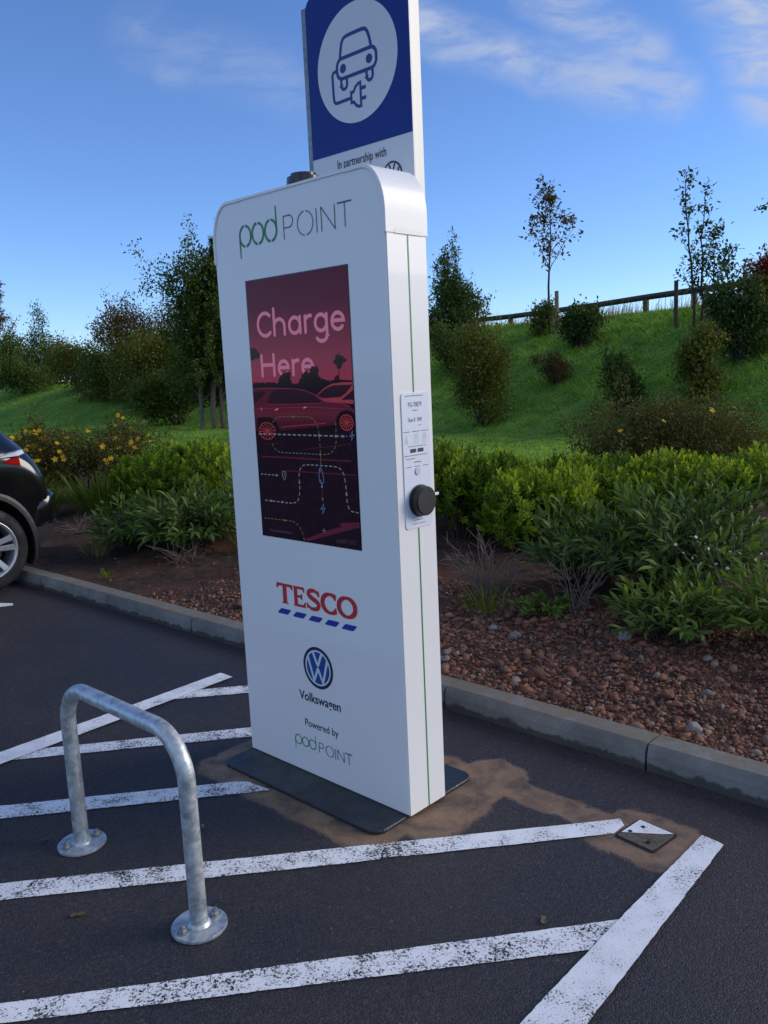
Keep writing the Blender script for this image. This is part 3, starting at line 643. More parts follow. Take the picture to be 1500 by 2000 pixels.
    fl.stroke(rounded([(.079, 1.177), (.087, 1.180), (.096, 1.160), (.098, 1.130), (.088, 1.126), (.079, 1.128), (.075, 1.150)], .006), .0022, closed=True, mi=12); fl.stroke(circ(.082, 1.171, .0035, 12), .0015, closed=True, mi=12); fl.stroke(circ(.082, 1.135, .0035, 12), .0015, closed=True, mi=12)
    fl.stroke([(.077, .9615), (.093, .9615)], .0018, mi=8); fl.stroke([(.085, .9535), (.085, .9695)], .0018, mi=8)
    fl.stroke([(-.222, 1.379), (-.206, 1.379)], .001, mi=6); fl.stroke([(-.214, 1.371), (-.214, 1.387)], .001, mi=6)
    pod_logo(fl, .146, .926, .042, .013, .0018, gap=False, mi=13); point_letters(fl, .194, .243, .926, .941, .0011, mi=13)
    o = fl.done('screen_picture', mats, parent)
    for p in list(o.data.polygons)[-40:]: pass
    text('lettering', 'Powered by Pod Point', -.212, -.092, .927, .940, emis('screen_small_print', (66, 60, 78)), parent, y=-.0032)

def VWlogo(fl, cx, cz, r, ring_i, disc_i, blue_i):
    fl.poly(circ(cx, cz, r, 56), disc_i); fl.poly(circ(cx+r*-.04, cz+r*.05, r*.80, 56), blue_i)
    fl.stroke(circ(cx, cz, r*.81, 56), r*.085, closed=True, mi=ring_i)
    q = lambda pts: [(cx+a*r, cz+b*r) for a, b in pts]
    w = r*.145
    fl.stroke(q([(-.30, .74), (.0, .10), (.30, .74)]), w, cap=False, mi=ring_i)
    fl.stroke(q([(-.66, .47), (-.30, -.66), (.0, -.02)]), w, cap=False, mi=ring_i); fl.stroke(q([(.66, .47), (.30, -.66), (.0, -.02)]), w, cap=False, mi=ring_i)
    fl.stroke(q([(-.20, .055), (.20, .055)]), r*.035, cap=False, mi=disc_i)

def build_kiosk():
    k = empty('charging_kiosk', (OX, OY, 0), YAW, label='tall white electric car charging kiosk with dark maroon screen on its front', cat='charging kiosk')
    bm = bmesh.new(); prism(bm, rrect(-.430, .418, -.152, .372, .05), .0, .012, 'XY')
    bmesh.ops.bevel(bm, geom=[e for e in bm.edges if all(v.co.z > .011 for v in e.verts)], offset=.003, segments=1, affect='EDGES')
    obj('base_mat', bm, M['rubber'], k)
    out = [(HW, .0125)]+top_outline(0)+[(-HW, .0125)]
    bm = bmesh.new(); prism(bm, out, 0, DEP)
    bmesh.ops.bevel(bm, geom=[e for e in bm.edges if abs(e.verts[0].co.y-e.verts[1].co.y) < 1e-6 and min(v.co.z for v in e.verts) > .012], offset=.0035, segments=2, affect='EDGES')
    obj('cabinet', bm, M['white'], k, sharp=30)
    n = len(top_outline(0)); half = n//2
    cxs = .2575
    def corner(sgn):
        def sel(P):
            q = [p for p in P if p[0]*sgn > cxs]; q = q if sgn > 0 else q
            ztop = max(p[1] for p in P); e = (cxs*sgn, ztop)
            return q+[e] if sgn > 0 else [e]+q
        return sel
    for sgn in (1, -1):
        bm = bmesh.new(); band(bm, -.009, .0032, -.0045, DEP+.0045, corner(sgn))
        bmesh.ops.bevel(bm, geom=[e for e in bm.edges if len(e.link_faces) == 2 and e.calc_face_angle(0) > 1.2], offset=.002, segments=2, affect='EDGES')
        obj('corner_cap', bm, M['white_cap'], k, sharp=38)
    bm = bmesh.new(); band(bm, -.006, .0022, -.0038, DEP+.0038, lambda P: [(cxs-.0006, max(p[1] for p in P)), (-cxs+.0006, max(p[1] for p in P))])
    obj('top_trim', bm, M['white'], k)
    bm = bmesh.new(); box(bm, HW+.001, HW+.0038, .036, .165, SEAM+.0004, SEAM+.0155, .0003, 1); obj('cap_clip', bm, M['white_trim'], k)
    bm = bmesh.new(); cyl(bm, (-.005, .075, TOP), (0, 0, 1), .060, .046, 40, .056, .012); obj('antenna_dome', bm, M['dome'], k, sharp=40)
    # green seams on both sides
    for sg in (1, -1):
        x = sg*HW
        for z0, z1 in ((.0135, .988), (1.426, SEAM-.001)) if sg > 0 else ((.0135, SEAM-.001),):
            bm = bmesh.new(); box(bm, min(x, x+sg*.0012), max(x, x+sg*.0012), .0955, .1005, z0, z1); obj('green_seam', bm, M['green'], k)
    # screen
    bm = bmesh.new(); box(bm, -.2615, .2615, -.0015, .004, .9095, 1.8335); scr = obj('screen', bm, M['bezel'], k)
    screen_image(scr)
    # printed front
    fl = Flat(); pod_logo(fl, -.279, 1.946, .211, .078, .0085); fl.done('logo', M['darkgreen'], k)
    fl = Flat(-.0016); point_letters(fl, -.036, .291, 1.946, 2.022, .0032); fl.done('lettering', plain('grey_green_print', (.045, .085, .08), .5), k)
    # red serif name with blue dashes
    fl = Flat(); z0, H = .662, .076; z1 = z0+H
    def Y(pts, x): fl.poly([(x+a, z0+b*H) for a, b in pts])
    Y([(-.001, 1.0), (.088, 1.0), (.090, .74), (.083, .74), (.074, .865), (.0545, .865), (.0545, .07), (.066, .0), (.021, .0), (.0325, .07), (.0325, .865), (.013, .865), (.004, .74), (-.003, .74)], -.199)
    Y([(-.001, 1), (.062, 1), (.064, .75), (.058, .75), (.052, .875), (.0235, .875), (.0235, .575), (.039, .575), (.045, .66), (.050, .66), (.050, .37), (.045, .37), (.039, .455), (.0235, .455), (.0235, .125), (.054, .125), (.064, .28), (.069, .28), (.066, .0), (-.001, .0), (.005, .07), (.005, .93)], -.108)
    def serif_s(x0):
        ctr = bez([(.062, .80), (.050, .925), (.030, .945), (.013, .855), (.013, .69), (.034, .545), (.058, .40), (.063, .215), (.048, .075), (.024, .055), (.007, .17)], 6)
        n_ = len(ctr); wv = [.0075+.0115*math.sin(math.pi*i/(n_-1))**.8 for i in range(n_)]; fl.stroke([(x0+a, z0+b*H) for a, b in ctr], wv, cap=False)
        Y([(.058, .70), (.069, .70), (.067, .985), (.062, .985)], x0); Y([(.0, .31), (.006, .31), (.014, .10), (.001, .02)], x0)
    serif_s(-.034)
    def oring(cx, rx, a0, a1):
        n = 30; pts = [(cx+rx*math.cos(R(a0+(a1-a0)*i/n)), z0+H/2+(H*.525-.006)*math.sin(R(a0+(a1-a0)*i/n))) for i in range(n+1)]
        fl.stroke(pts, [.0105+.0105*abs(math.cos(R(a0+(a1-a0)*i/n))) for i in range(n+1)], cap=False)
    oring(.090, .0395, 44, 316)
    Y([(.110, .70), (.1205, .70), (.119, 1.0), (.114, 1.0)], .0); Y([(.110, .30), (.1205, .34), (.1225, .05), (.117, .05)], .0)
    oring(.1745, .0405, 0, 360)
    fl.done('lettering', M['red'], k)
    fl = Flat()
    for i in range(5):
        x = -.204+i*.0862; fl.poly(rounded([(x, .6195), (x+.022, .6405), (x+.080, .6405), (x+.058, .6195)], .006, 3))
    fl.done('logo', M['blue'], k)
    fl = Flat(); VWlogo(fl, .005, .445, .079, 0, 1, 2); fl.done('logo', [M['silver'], M['navy'], M['logoblue']], k)
    text('lettering', 'Volkswagen', -.109, .114, .292, .339, M['navy'], k, bold=.014)
    text('lettering', 'Powered by', -.085, .094, .193, .230, M['ink'], k, bold=.004)
    fl = Flat(); pod_logo(fl, -.150, .114, .119, .040, .0036, gap=False); fl.done('logo', M['darkgreen'], k)
    fl = Flat(-.0016); point_letters(fl, -.016, .160, .113, .154, .0026); fl.done('lettering', M['ink'], k)
    # side panel: plate, socket, light and latch   (plate face at X = HW+.003)
    bm = bmesh.new(); prism(bm, [(y, z) for y, z in rrect(.035, .166, 0.990, 1.424, .012)], 0, .003)
    for v in bm.verts: v.co = Vector((HW+v.co.y+.0002, v.co.x, v.co.z))
    bmesh.ops.recalc_face_normals(bm, faces=bm.faces[:]); pl = obj('label_plate', bm, M['plate_plastic'], k)
    px = HW+.0034; SM = lambda x, y, z: (px-y*.2, x, z)
    sm2 = lambda x, z, y: (px+.0002, x, z)
    def st(body, y0, y1, z0, z1, mat='ink', bold=0): text('lettering', body, y0, y1, z0, z1, M[mat], pl, mapm=SM, bold=bold)
    st('PG-70079', .066, .130, 1.380, 1.395, 'ink', .0); st('Door B', .064, .098, 1.333, 1.346, 'ink', .0); st('7kW', .107, .130, 1.333, 1.346, 'ink', .0)
    fl = Flat(-.0012, -.00002, lambda x, z, y: (px-y*.2, x, z)); rr = random.Random(3)
    def small(y0, y1, z, th=.0022):
        x = y0
        while x < y1-.002:
            w = min(y1-x, rr.uniform(.004, .011)); fl.stroke([(x, z), (x+w, z)], th, cap=False); x += w+.0018
    small(.053, .140, 1.415); small(.086, .112, 1.369); small(.110, .126, 1.321, .0016)
    for a, b in ((.039, .069), (.080, .118), (.125, .158)): small(a, b, 1.302, .0019)
    small(.058, .144, 1.255, .0017); small(.048, .150, 1.226, .0018); small(.048, .090, 1.216, .0018); small(.085, .118, 1.204, .0024)
    for a in (.045, .085, .127): small(a, a+.027, 1.190, .0018)
    small(.076, .118, 1.016, .0022); small(.066, .132, 1.004, .0016)
    for a in (.043, .043): fl.stroke(circ(a, 1.226 if a else 0, .003, 12), .0008, closed=True)
    for y0 in (.068, .104): fl.poly(rrect(y0, y0+.028, 1.235, 1.247, .002, 3))
    fl.done('lettering', M['ink'], pl)
    def icon():
        return Flat(-.0012, -.00002, lambda x, z, y: (px-y*.2, x, z))
    fl = icon(); fl.stroke(rounded([(.044, 1.264), (.052, 1.284), (.060, 1.264)], .004), .0016, closed=True); fl.stroke([(.052, 1.282), (.052, 1.293)], .0016); fl.stroke(circ(.052, 1.272, .004, 12), .0012, closed=True); fl.done('icon', M['lightgreen'], pl)
    for c in (.099, .139):
        fl = icon(); fl.stroke(rrect(c-.006, c+.006, 1.264, 1.294, .003, 3), .0014, closed=True); fl.stroke([(c-.004, 1.280), (c+.004, 1.280)], .0014); fl.stroke(circ(c, 1.288, .0025, 10), .001, closed=True); fl.done('icon', M['lightgreen'], pl)
    bm = bmesh.new(); cyl(bm, (px, .099, 1.174), (1, 0, 0), .0125, .003, 28, None, .001); obj('status_light', bm, plain('status_light_lens', (.55, .58, .62), .3), k)
    bm = bmesh.new(); cyl(bm, (px-.0002, .103, 1.078), (1, 0, 0), .052, .012, 40, None, .003); sk = obj('socket', bm, M['black_plastic'], k, sharp=35)
    bm = bmesh.new(); cyl(bm, (px+.0112, .103, 1.078), (1, 0, 0), .0505, .022, 40, .047, .003)
    lid = obj('socket_lid', bm, M['black_plastic'], sk, sharp=35)
    scm = plain('socket_screw', (.06, .06, .06), .3)
    for a in (55, 125):
        bm = bmesh.new(); cyl(bm, (px+.0325, .103+.036*math.cos(R(a)), 1.078+.036*math.sin(R(a))), (1, 0, 0), .0035, .002, 10); obj('screw', bm, scm, sk)
    bm = bmesh.new(); box(bm, HW+.0005, HW+.007, .172, .200, 1.083, 1.093, .002, 1); obj('latch', bm, M['white'], k)
    return k
build_kiosk()

def build_sign():
    k = empty('sign_board', (OX, OY, 0), YAW, label='tall blue and white car charging sign standing behind the white kiosk', cat='sign')
    x0, x1, zt, zb = -.249, .251, 2.845, 1.99
    bm = bmesh.new(); prism(bm, rrect(x0, x1, zb, zt, .05, 8, bl=False, br=False), .350, .354); obj('sign_panel', bm, M['signwhite'], k)
    bm = bmesh.new(); prism(bm, rrect(x0+.0005, x1-.0005, 2.286, zt-.0005, .05, 8, bl=False, br=False), .3486, .3499); obj('sign_panel', bm, M['signblue'], k, label='blue upper film of the sign')
    bm = bmesh.new(); prism(bm, rrect(x0, x1, zb, zt, .05, 8, bl=False, br=False), .3545, .374); obj('sign_tray', bm, plain('sign_edge_white', (.74, .73, .66), .4), k)
    bm = bmesh.new(); prism(bm, rrect(x0, x1-.001, zb, zt, .05, 8, bl=False, br=False), .3748, .402); obj('sign_tray', bm, plain('sign_edge_white_back', (.72, .71, .64), .4), k)
    bm = bmesh.new(); box(bm, -.283, x0-.0008, .358, .402, 1.99, 2.822, .003, 1); obj('side_rail', bm, M['galv_dark'], k)
    for px in (-.20, .06):
        bm = bmesh.new(); cyl(bm, (px, .434, 0), (0, 0, 1), .030, 2.74, 24, None, .002); obj('post', bm, M['galv'], k, sharp=35)
    fl = Flat(.3482, -.00004); fl.poly(circ(0, 2.567, .197, 72)); fl.done('emblem_disc', M['signwhite'], k)
    fl = Flat(.3478, -.00003); w = .0125
    fl.stroke(rounded([(-.084, 2.600), (-.066, 2.664), (.058, 2.666), (.076, 2.600), (.0, 2.6)], .018)[0:0] or bez([(-.078, 2.600), (-.072, 2.630), (-.064, 2.652), (-.048, 2.663), (.0, 2.665), (.042, 2.664), (.058, 2.654), (.068, 2.632), (.075, 2.602)], 5), w, cap=False)
    fl.stroke(rrect(-.0955, .0985, 2.530, 2.597, .026, 7), w, closed=True)
    for c in (-.065, .064): fl.poly(circ(c, 2.5625, .0155, 24))
    for c in (-.0625, .064): fl.stroke([(c-.0145, 2.526), (c-.0145, 2.508)]+arc(c, 2.508, .0145, 180, 360, 10)+[(c+.0145, 2.526)], .0115, cap=False)
    fl.stroke([(-.094, 2.561)]+arc(-.108, 2.548, .013, 90, 180, 6)+[(-.119, 2.476)]+arc(-.103, 2.470, .015, 180, 270, 6)+[(-.033, 2.456)], .0115, cap=False)
    fl.stroke([(-.030, 2.440), (-.030, 2.474), (-.018, 2.474), (-.008, 2.488), (.006, 2.496), (.017, 2.497), (.017, 2.420), (.006, 2.420), (-.008, 2.427), (-.018, 2.440)], .0105, closed=True)
    fl.stroke([(.018, 2.477), (.043, 2.477)], .012, cap=False); fl.stroke([(.018, 2.443), (.043, 2.443)], .012, cap=False)
    fl.done('emblem', plain('emblem_blue', (.003, .022, .19), .45), k)
    text('lettering', 'In partnership with', -.118, .126, 2.222, 2.262, M['ink'], k, y=.3484, bold=.004)
    fl = Flat(.3484); fl.poly(circ(.150, 2.163, .047, 40), 1); fl.poly(circ(.150, 2.163, .040, 40), 0)
    q = lambda pts: [(.150+a*.045, 2.163+b*.045) for a, b in pts]
    for pts in ([(-.30, .82), (0, .1), (.30, .82)], [(-.7, .5), (-.3, -.7), (0, -.02)], [(.7, .5), (.3, -.7), (0, -.02)]): fl.stroke(q(pts), .008, cap=False, mi=1)
    fl.done('logo', [M['signwhite'], M['ink']], k)
build_sign()

# ------------------------------------------------------------------ hoop barrier
def build_barrier():
    A = Vector((-1.045, 2.570, 0)); Bq = Vector((-.563, 2.119, 0)); d = (Bq-A).normalized(); W = (Bq-A).length; h = .558; r = .13; rt = .0242
    rz = math.atan2(d.y, d.x)
    k = empty('hoop_barrier', (A.x, A.y, 0), rz, label='galvanised steel hoop barrier bolted to the tarmac in front of the kiosk', cat='barrier')
    path = [(0, 0, .006+.5*i/6*(h-r)/.5) for i in range(7)]
    path += [(r-r*math.cos(R(a)), 0, h-r+r*math.sin(R(a))) for a in range(6, 91, 6)]
    path += [(r+(W-2*r)*i/6, 0, h) for i in range(1, 6)]
    path += [(W-r+r*math.sin(R(a)), 0, h-r+r*math.cos(R(a))) for a in range(0, 91, 6)]
    path += [(W, 0, (h-r)*(1-i/6)+.006*(i/6)) for i in range(1, 7)]
    V, F = tube_np(path, rt, 28); me = np_mesh('hoop', V, [F]); link('hoop', me, M['galv'], k, smooth=True)
    for x in (0, W):
        bm = bmesh.new(); cyl(bm, (x, 0, 0.0005), (0, 0, 1), .0775, .0095, 44, None, .002)
        bp = obj('base_plate', bm, M['galv'], k, sharp=35)
        bm = bmesh.new(); n = 28
        ring = lambda rr, z: [bm.verts.new((x+rr*math.cos(2*math.pi*i/n), rr*math.sin(2*math.pi*i/n), z)) for i in range(n)]
        a, b, c = ring(.0325, .0098), ring(.029, .0165), ring(.0243, .020)
        for p, q in ((a, b), (b, c)):
            for i in range(n): bm.faces.new((p[i], p[(i+1) % n], q[(i+1) % n], q[i]))
        obj('weld', bm, M['galv'], bp, smooth=True)
        for sg in (-1, 1):
            ang = R(88) if sg > 0 else R(-92); bx, by = x+.052*math.cos(ang), .052*math.sin(ang)
            bm = bmesh.new(); cyl(bm, (bx, by, .010), (0, 0, 1), .0165, .003, 24, None, .0006); cyl(bm, (bx, by, .0131), (0, 0, 1), .0118, .011, 6, None, .001); cyl(bm, (bx, by, .0242), (0, 0, 1), .0065, .007, 14, None, .001)
            obj('bolt', bm, M['bolt'], bp, sharp=35)
build_barrier()

# ------------------------------------------------------------------ drain cover, leaves on the tarmac
def build_small():
    cx, cy = .787, 2.468
    m = plain('dirty_iron_cover', (.12, .095, .068), .6, dirt=.7, dscale=60, bumpd=.003, bscale=150)
    k = empty('drain_cover', (cx, cy, 0), R(-50), label='small square metal drain cover, half painted white, in brown silt', cat='drain cover')
    h = .064
    bm = bmesh.new(); prism(bm, rrect(-h-.007, h+.007, -h-.007, h+.007, .010), .001, .0034, 'XY'); obj('frame', bm, plain('drain_frame', (.012, .011, .010), .7), k)
    bm = bmesh.new(); prism(bm, rrect(-h, h, -h, h, .008), .0036, .0052, 'XY')
    for i in range(-5, 6):
        box(bm, i*.011-.003, i*.011+.003, -.02, .006, .0052, .0066)
    obj('lid', bm, m, k)
    # painted half: diagonal of the square, nearest the kerb
    bm = bmesh.new(); vs = [bm.verts.new((x, y, .0072)) for x, y in ((-h+.002, -h+.02), (-h+.002, h-.002), (h-.004, h-.002), (h-.03, h-.03))]; bm.faces.new(vs)
    me = bpy.data.meshes.new('paint_patch'); bm.to_mesh(me); bm.free(); at = me.attributes.new('tone', 'FLOAT', 'POINT'); at.data.foreach_set('value', [.10]*4)
    link('paint_patch', me, M['paint'], k)
    hm = plain('drain_hole', (.004, .004, .004), .9)
    for (x, y) in ((-.03, .03), (.03, -.035), (-.045, -.02)):
        bm = bmesh.new(); cyl(bm, (x, y, .0054), (0, 0, 1), .007, .0026, 12); obj('lifting_hole', bm, hm, k)
    lm = leafmat('fallen_leaf_brown', [(.10, .065, .03), (.17, .12, .06), (.22, .18, .11)], .1)
    for i, (x, y, s, rz, lab) in enumerate(((-.925, 2.19, .022, .4, 'dry fallen leaf on the tarmac left of the near hoop leg'), (.384, 2.075, .016, 1.2, 'pale fallen leaf on the tarmac between the two long white lines'), (-1.18, 2.60, .014, .2, 'tiny dry leaf on the tarmac left of the far hoop foot'), (-.66, 2.64, .014, 2.0, 'small dark leaf on the tarmac between the hoop and the kiosk mat'))):
        n = 14; v = [(0, 0, .004*1.6)]
        for j in range(n):
            a = 2*math.pi*j/n; rr = s*(.55+.45*abs(math.cos(a)))*random.uniform(.9, 1.1); v.append((rr*math.cos(a), rr*.62*math.sin(a), .0045+random.uniform(0, .006)))
        F = np.array([(0, 1+j, 1+(j+1) % n) for j in range(n)]); me = np_mesh('fallen_leaf', np.array(v), [F], np.full(n+1, .2+.6*(i % 2)))
        o = link('fallen_leaf', me, lm, label=lab, cat='leaf'); o.location = (x, y, 0); o.rotation_euler = (0, 0, rz)
build_small()

# ------------------------------------------------------------------ stones of the bed
def ico():
    p = (1+5**.5)/2; v = np.array([(-1, p, 0), (1, p, 0), (-1, -p, 0), (1, -p, 0), (0, -1, p), (0, 1, p), (0, -1, -p), (0, 1, -p), (p, 0, -1), (p, 0, 1), (-p, 0, -1), (-p, 0, 1)], float)
    f = np.array([(0, 11, 5), (0, 5, 1), (0, 1, 7), (0, 7, 10), (0, 10, 11), (1, 5, 9), (5, 11, 4), (11, 10, 2), (10, 7, 6), (7, 1, 8), (3, 9, 4), (3, 4, 2), (3, 2, 6), (3, 6, 8), (3, 8, 9), (4, 9, 5), (2, 4, 11), (6, 2, 10), (8, 6, 7), (9, 8, 1)])
    return v/np.linalg.norm(v[0]), f
def stones(name, pos, size, seed):
    g = np.random.default_rng(seed); v0, f0 = ico(); n = len(pos)
    sc = size[:, None]*np.stack([g.uniform(.8, 1.35, n), g.uniform(.7, 1.1, n), g.uniform(.5, .85, n)], -1)
    V = v0[None]*(1+g.uniform(-.45, .40, (n, 12, 1)))*sc[:, None]
    a = g.uniform(0, 6.28, n); c, s = np.cos(a)[:, None], np.sin(a)[:, None]; x = V[..., 0]*c-V[..., 1]*s; y = V[..., 0]*s+V[..., 1]*c
    b = g.uniform(-.6, .6, n); c, s = np.cos(b)[:, None], np.sin(b)[:, None]; z = V[..., 2]*c-y*s; y = V[..., 2]*s+y*c
    V = np.stack([x, y, z], -1)+pos[:, None]; F = (f0[None]+np.arange(n)[:, None, None]*12).reshape(-1, 3)
    return np_mesh(name, V.reshape(-1, 3), [F], np.repeat(g.uniform(0, 1, n), 12))
def stone_mat(name, cols):
    m, N, K, B = newmat(name); at = N.new('ShaderNodeAttribute'); at.attribute_name = 'tone'; g = N.new('ShaderNodeNewGeometry')
    n = noise_node(N, K, 90, 5, .7, g.outputs['Position']); r = ramp(N, K, at.outputs['Fac'], cols)
    K.new(mixc(N, K, .8, r.outputs[0], ramp(N, K, n.outputs[0], [(.3, (.5, .48, .46)), (.7, (1.25, 1.2, 1.2))]).outputs[0], 'MULTIPLY'), B.inputs['Base Color'])
    B.inputs['Roughness'].default_value = .85; bump(N, K, n.outputs[0], .006, .9, B); return m
M['gravel'] = stone_mat('lava_gravel', [(0, (.075, .040, .028)), (.4, (.19, .082, .050)), (.75, (.31, .13, .072)), (.93, (.24, .15, .105)), (1, (.34, .28, .23))])
M['rock_red'] = stone_mat('red_lava_rock', [(0, (.10, .045, .03)), (1, (.20, .085, .05))])
M['rock_pale'] = stone_mat('pale_rock', [(0, (.20, .17, .15)), (1, (.34, .31, .28))])
def bed_z(s, t):
    x, y = wld2(s, t); return terr_st(s, t)+np.array([mnoise.fractal((a*2.3, b*2.3, 0), .8, 2.1, 5) for a, b in zip(np.ravel(x), np.ravel(y))])*.05*S01((t-kerb_t(s)-.1)/.5)
def build_stones():
    g = np.random.default_rng(5)
    n = 44000; s = np.concatenate([g.uniform(-.75, 2.0, 32000), g.uniform(-3.0, -.75, 12000)]); t = kerb_t(s)+.135+1.35*g.uniform(0, 1, n)**1.05
    keep = (s > -1.2) | (g.uniform(0, 1, n) < np.clip(1-(-1.9-s)*1.0, .03, 1)); s, t = s[keep], t[keep]; n = len(s)
    size = .0028+.0095*g.uniform(0, 1, n)**3.6+.019*g.uniform(.3, 1, n)*(g.uniform(0, 1, n) > .96)
    z = bed_z(s, t)+size*.25; x, y = wld2(s, t)
    link('gravel', stones('gravel', np.stack([x, y, z], -1), size, 3), M['gravel'], kind='stuff', label='reddish brown lava gravel of the planted bed along the kerb', cat='gravel')
    R_ = [(.16, 1.16, .040, 0, 'large rounded red lava rock on the gravel right of the kiosk'), (.36, 1.02, .033, 0, 'red lava rock beside the kerb, nearest the middle kerb joint'), (-.06, 1.20, .026, 0, 'brown red rock left of the large rounded rock in the gravel'),
          (-.32, 1.10, .025, 1, 'pale pinkish rock by the kerb just right of the kiosk'), (-.36, 1.17, .023, 1, 'cream angular rock behind the pinkish rock right of the kiosk'), (-.22, 1.56, .030, 1, 'pale upright rock at the back of the gravel near the dead twigs'), (-.37, 1.58, .021, 1, 'light grey rock at the back of the gravel right of the kiosk'), (.86, 1.40, .024, 1, 'pale rock in the gravel below the long leaved shrub'), (.95, 1.05, .032, 1, 'flat grey stone at the right end of the gravel'), (.30, 1.75, .035, 1, 'bluish flat stone under the leafy shrub'),
          (-1.95, 1.10, .040, 0, 'red lava rock in the bed left of the kiosk'), (-1.75, 1.35, .045, 0, 'big red lava lump left of the kiosk below the shrub'), (-1.75, 1.12, .030, 1, 'pale flat rock among red stones left of the kiosk'), (.75, 1.25, .028, 0, 'red stone in the gravel near the right edge')]
    v0, f0 = ico(); bm0 = bmesh.new(); bmesh.ops.create_icosphere(bm0, subdivisions=3, radius=1); me0 = bpy.data.meshes.new('t'); bm0.to_mesh(me0); bm0.free()
    co = np.array([v.co for v in me0.vertices]); F = np.array([p.vertices[:] for p in me0.polygons]); bpy.data.meshes.remove(me0)
    for i, (s, t, r, pale, lab) in enumerate(R_):
        d = np.array([mnoise.fractal(Vector(c)*1.1+Vector((i*7.1, 0, 0)), .9, 2.2, 4) for c in co]); V = co*(1+.55*d[:, None])*np.array([1.15, .9, .75])*r
        me = np_mesh('rock', V, [F], np.full(len(V), random.random())); o = link('rock', me, M['rock_pale' if pale else 'rock_red'], label=lab, cat='rock', group='larger rocks in the bed')
        x, y = wld2(s, t); o.location = (float(x), float(y), float(bed_z(np.array([s]), np.array([t]))[0])+r*.35); o.rotation_euler = (0, 0, random.uniform(0, 6))
build_stones()

# ------------------------------------------------------------------ foliage
def unit(v): return v/(np.linalg.norm(v, axis=-1, keepdims=True)+1e-9)
def leaf_verts(c, d, up, L, W, bend=.25, fine=False):
    """leaves from base points c along d; up = roughly the upper side. returns V,F lists"""
    n = len(c); d = unit(d); side = unit(np.cross(d, up)); nrm = np.cross(side, d)
    L = np.broadcast_to(L, (n,))[:, None]; W = np.broadcast_to(W, (n,))[:, None]
    if not fine:
        V = np.stack([c, c+d*L*.5+side*W*.5+nrm*W*.15, c+d*L-nrm*L*bend*.4, c+d*L*.5-side*W*.5+nrm*W*.15], 1).reshape(-1, 3)
        i = np.arange(n)[:, None]*4; F = np.concatenate([i+np.array([[0, 1, 2]]), i+np.array([[0, 2, 3]])])
        return V, [F], 4
    P = []
    for f, w, b in ((0, .0, 0), (.22, .75, .0), (.5, 1, .10), (.78, .62, .42), (1, 0, 1.0)):
        m = c+d*L*f*(1-.1*b)-nrm*L*bend*b; P.append((m, w))
    out = [P[0][0]]
    for m, w in P[1:4]: out += [m+side*W*.5*w+nrm*W*.12*w, m, m-side*W*.5*w+nrm*W*.12*w]
    out.append(P[4][0]); V = np.stack(out, 1).reshape(-1, 3); i = np.arange(n)[:, None]*11
    T = np.concatenate([i+np.array([[0, 1, 2]]), i+np.array([[0, 2, 3]]), i+np.array([[7, 10, 8]]), i+np.array([[8, 10, 9]])])
    Q = np.concatenate([i+np.array([[1, 4, 5, 2]]), i+np.array([[2, 5, 6, 3]]), i+np.array([[4, 7, 8, 5]]), i+np.array([[5, 8, 9, 6]])])
    return V, [T, Q], 11
def leaves_obj(name, c, d, L, W, mat, parent, g, up=None, tone=None, fine=False, bend=.25):
    n = len(c); up = unit(g.normal(0, .6, (n, 3))+np.array([0, 0, 1.])) if up is None else up
    V, F, k = leaf_verts(c, d, up, L, W, bend, fine)
    tone = g.uniform(0, 1, n) if tone is None else tone
    return link(name, np_mesh(name, V, F, np.repeat(tone, k)), mat, parent)
def lumps(g, n, w, h, kind):
    """twig-tip points through a crown of lumpy outline: positions relative to the base, outward directions"""
    if kind == 'round': lob = [(g.uniform(-.30, .30)*w, g.uniform(-.30, .30)*w, h*g.uniform(.22, .70), w*g.uniform(.20, .34), h*g.uniform(.16, .32)) for _ in range(9)]
    elif kind == 'cone': lob = [(g.normal(0, .06)*w, g.normal(0, .06)*w, h*f, w*(.56*(1-f)**1.1+.03)*g.uniform(.85, 1.1), h*.14) for f in (.12, .22, .32, .42, .53, .65, .77, .88)]+[(g.uniform(-.3, .3)*w, g.uniform(-.3, .3)*w, h*g.uniform(.15, .5), w*.17, h*.13) for _ in range(5)]
    elif kind == 'column': lob = [(g.normal(0, .10)*w, g.normal(0, .10)*w, h*f, w*g.uniform(.26, .44), h*.19) for f in (.2, .35, .5, .62, .76)]+[(g.uniform(-.3, .3)*w, g.uniform(-.3, .3)*w, h*g.uniform(.25, .75), w*.2, h*.12) for _ in range(4)]
    elif kind == 'wide': lob = [(g.uniform(-.40, .40)*w, g.uniform(-.22, .22)*w, h*g.uniform(.25, .66), w*g.uniform(.15, .24), h*g.uniform(.2, .34)) for _ in range(12)]
    lob = np.array(lob); vol = lob[:, 3]**2*lob[:, 4]; idx = g.choice(len(lob), n, p=vol/vol.sum()); q = lob[idx]
    d = unit(g.normal(0, 1, (n, 3))); r = g.uniform(.25, 1, n)**.45*(1+.16*g.normal(0, 1, n))
    p = q[:, :3]+d*np.stack([q[:, 3], q[:, 3], q[:, 4]], -1)*r[:, None]; p[:, 2] = np.maximum(p[:, 2], .02*h)
    return p, unit(d+np.array([0, 0, .35]))
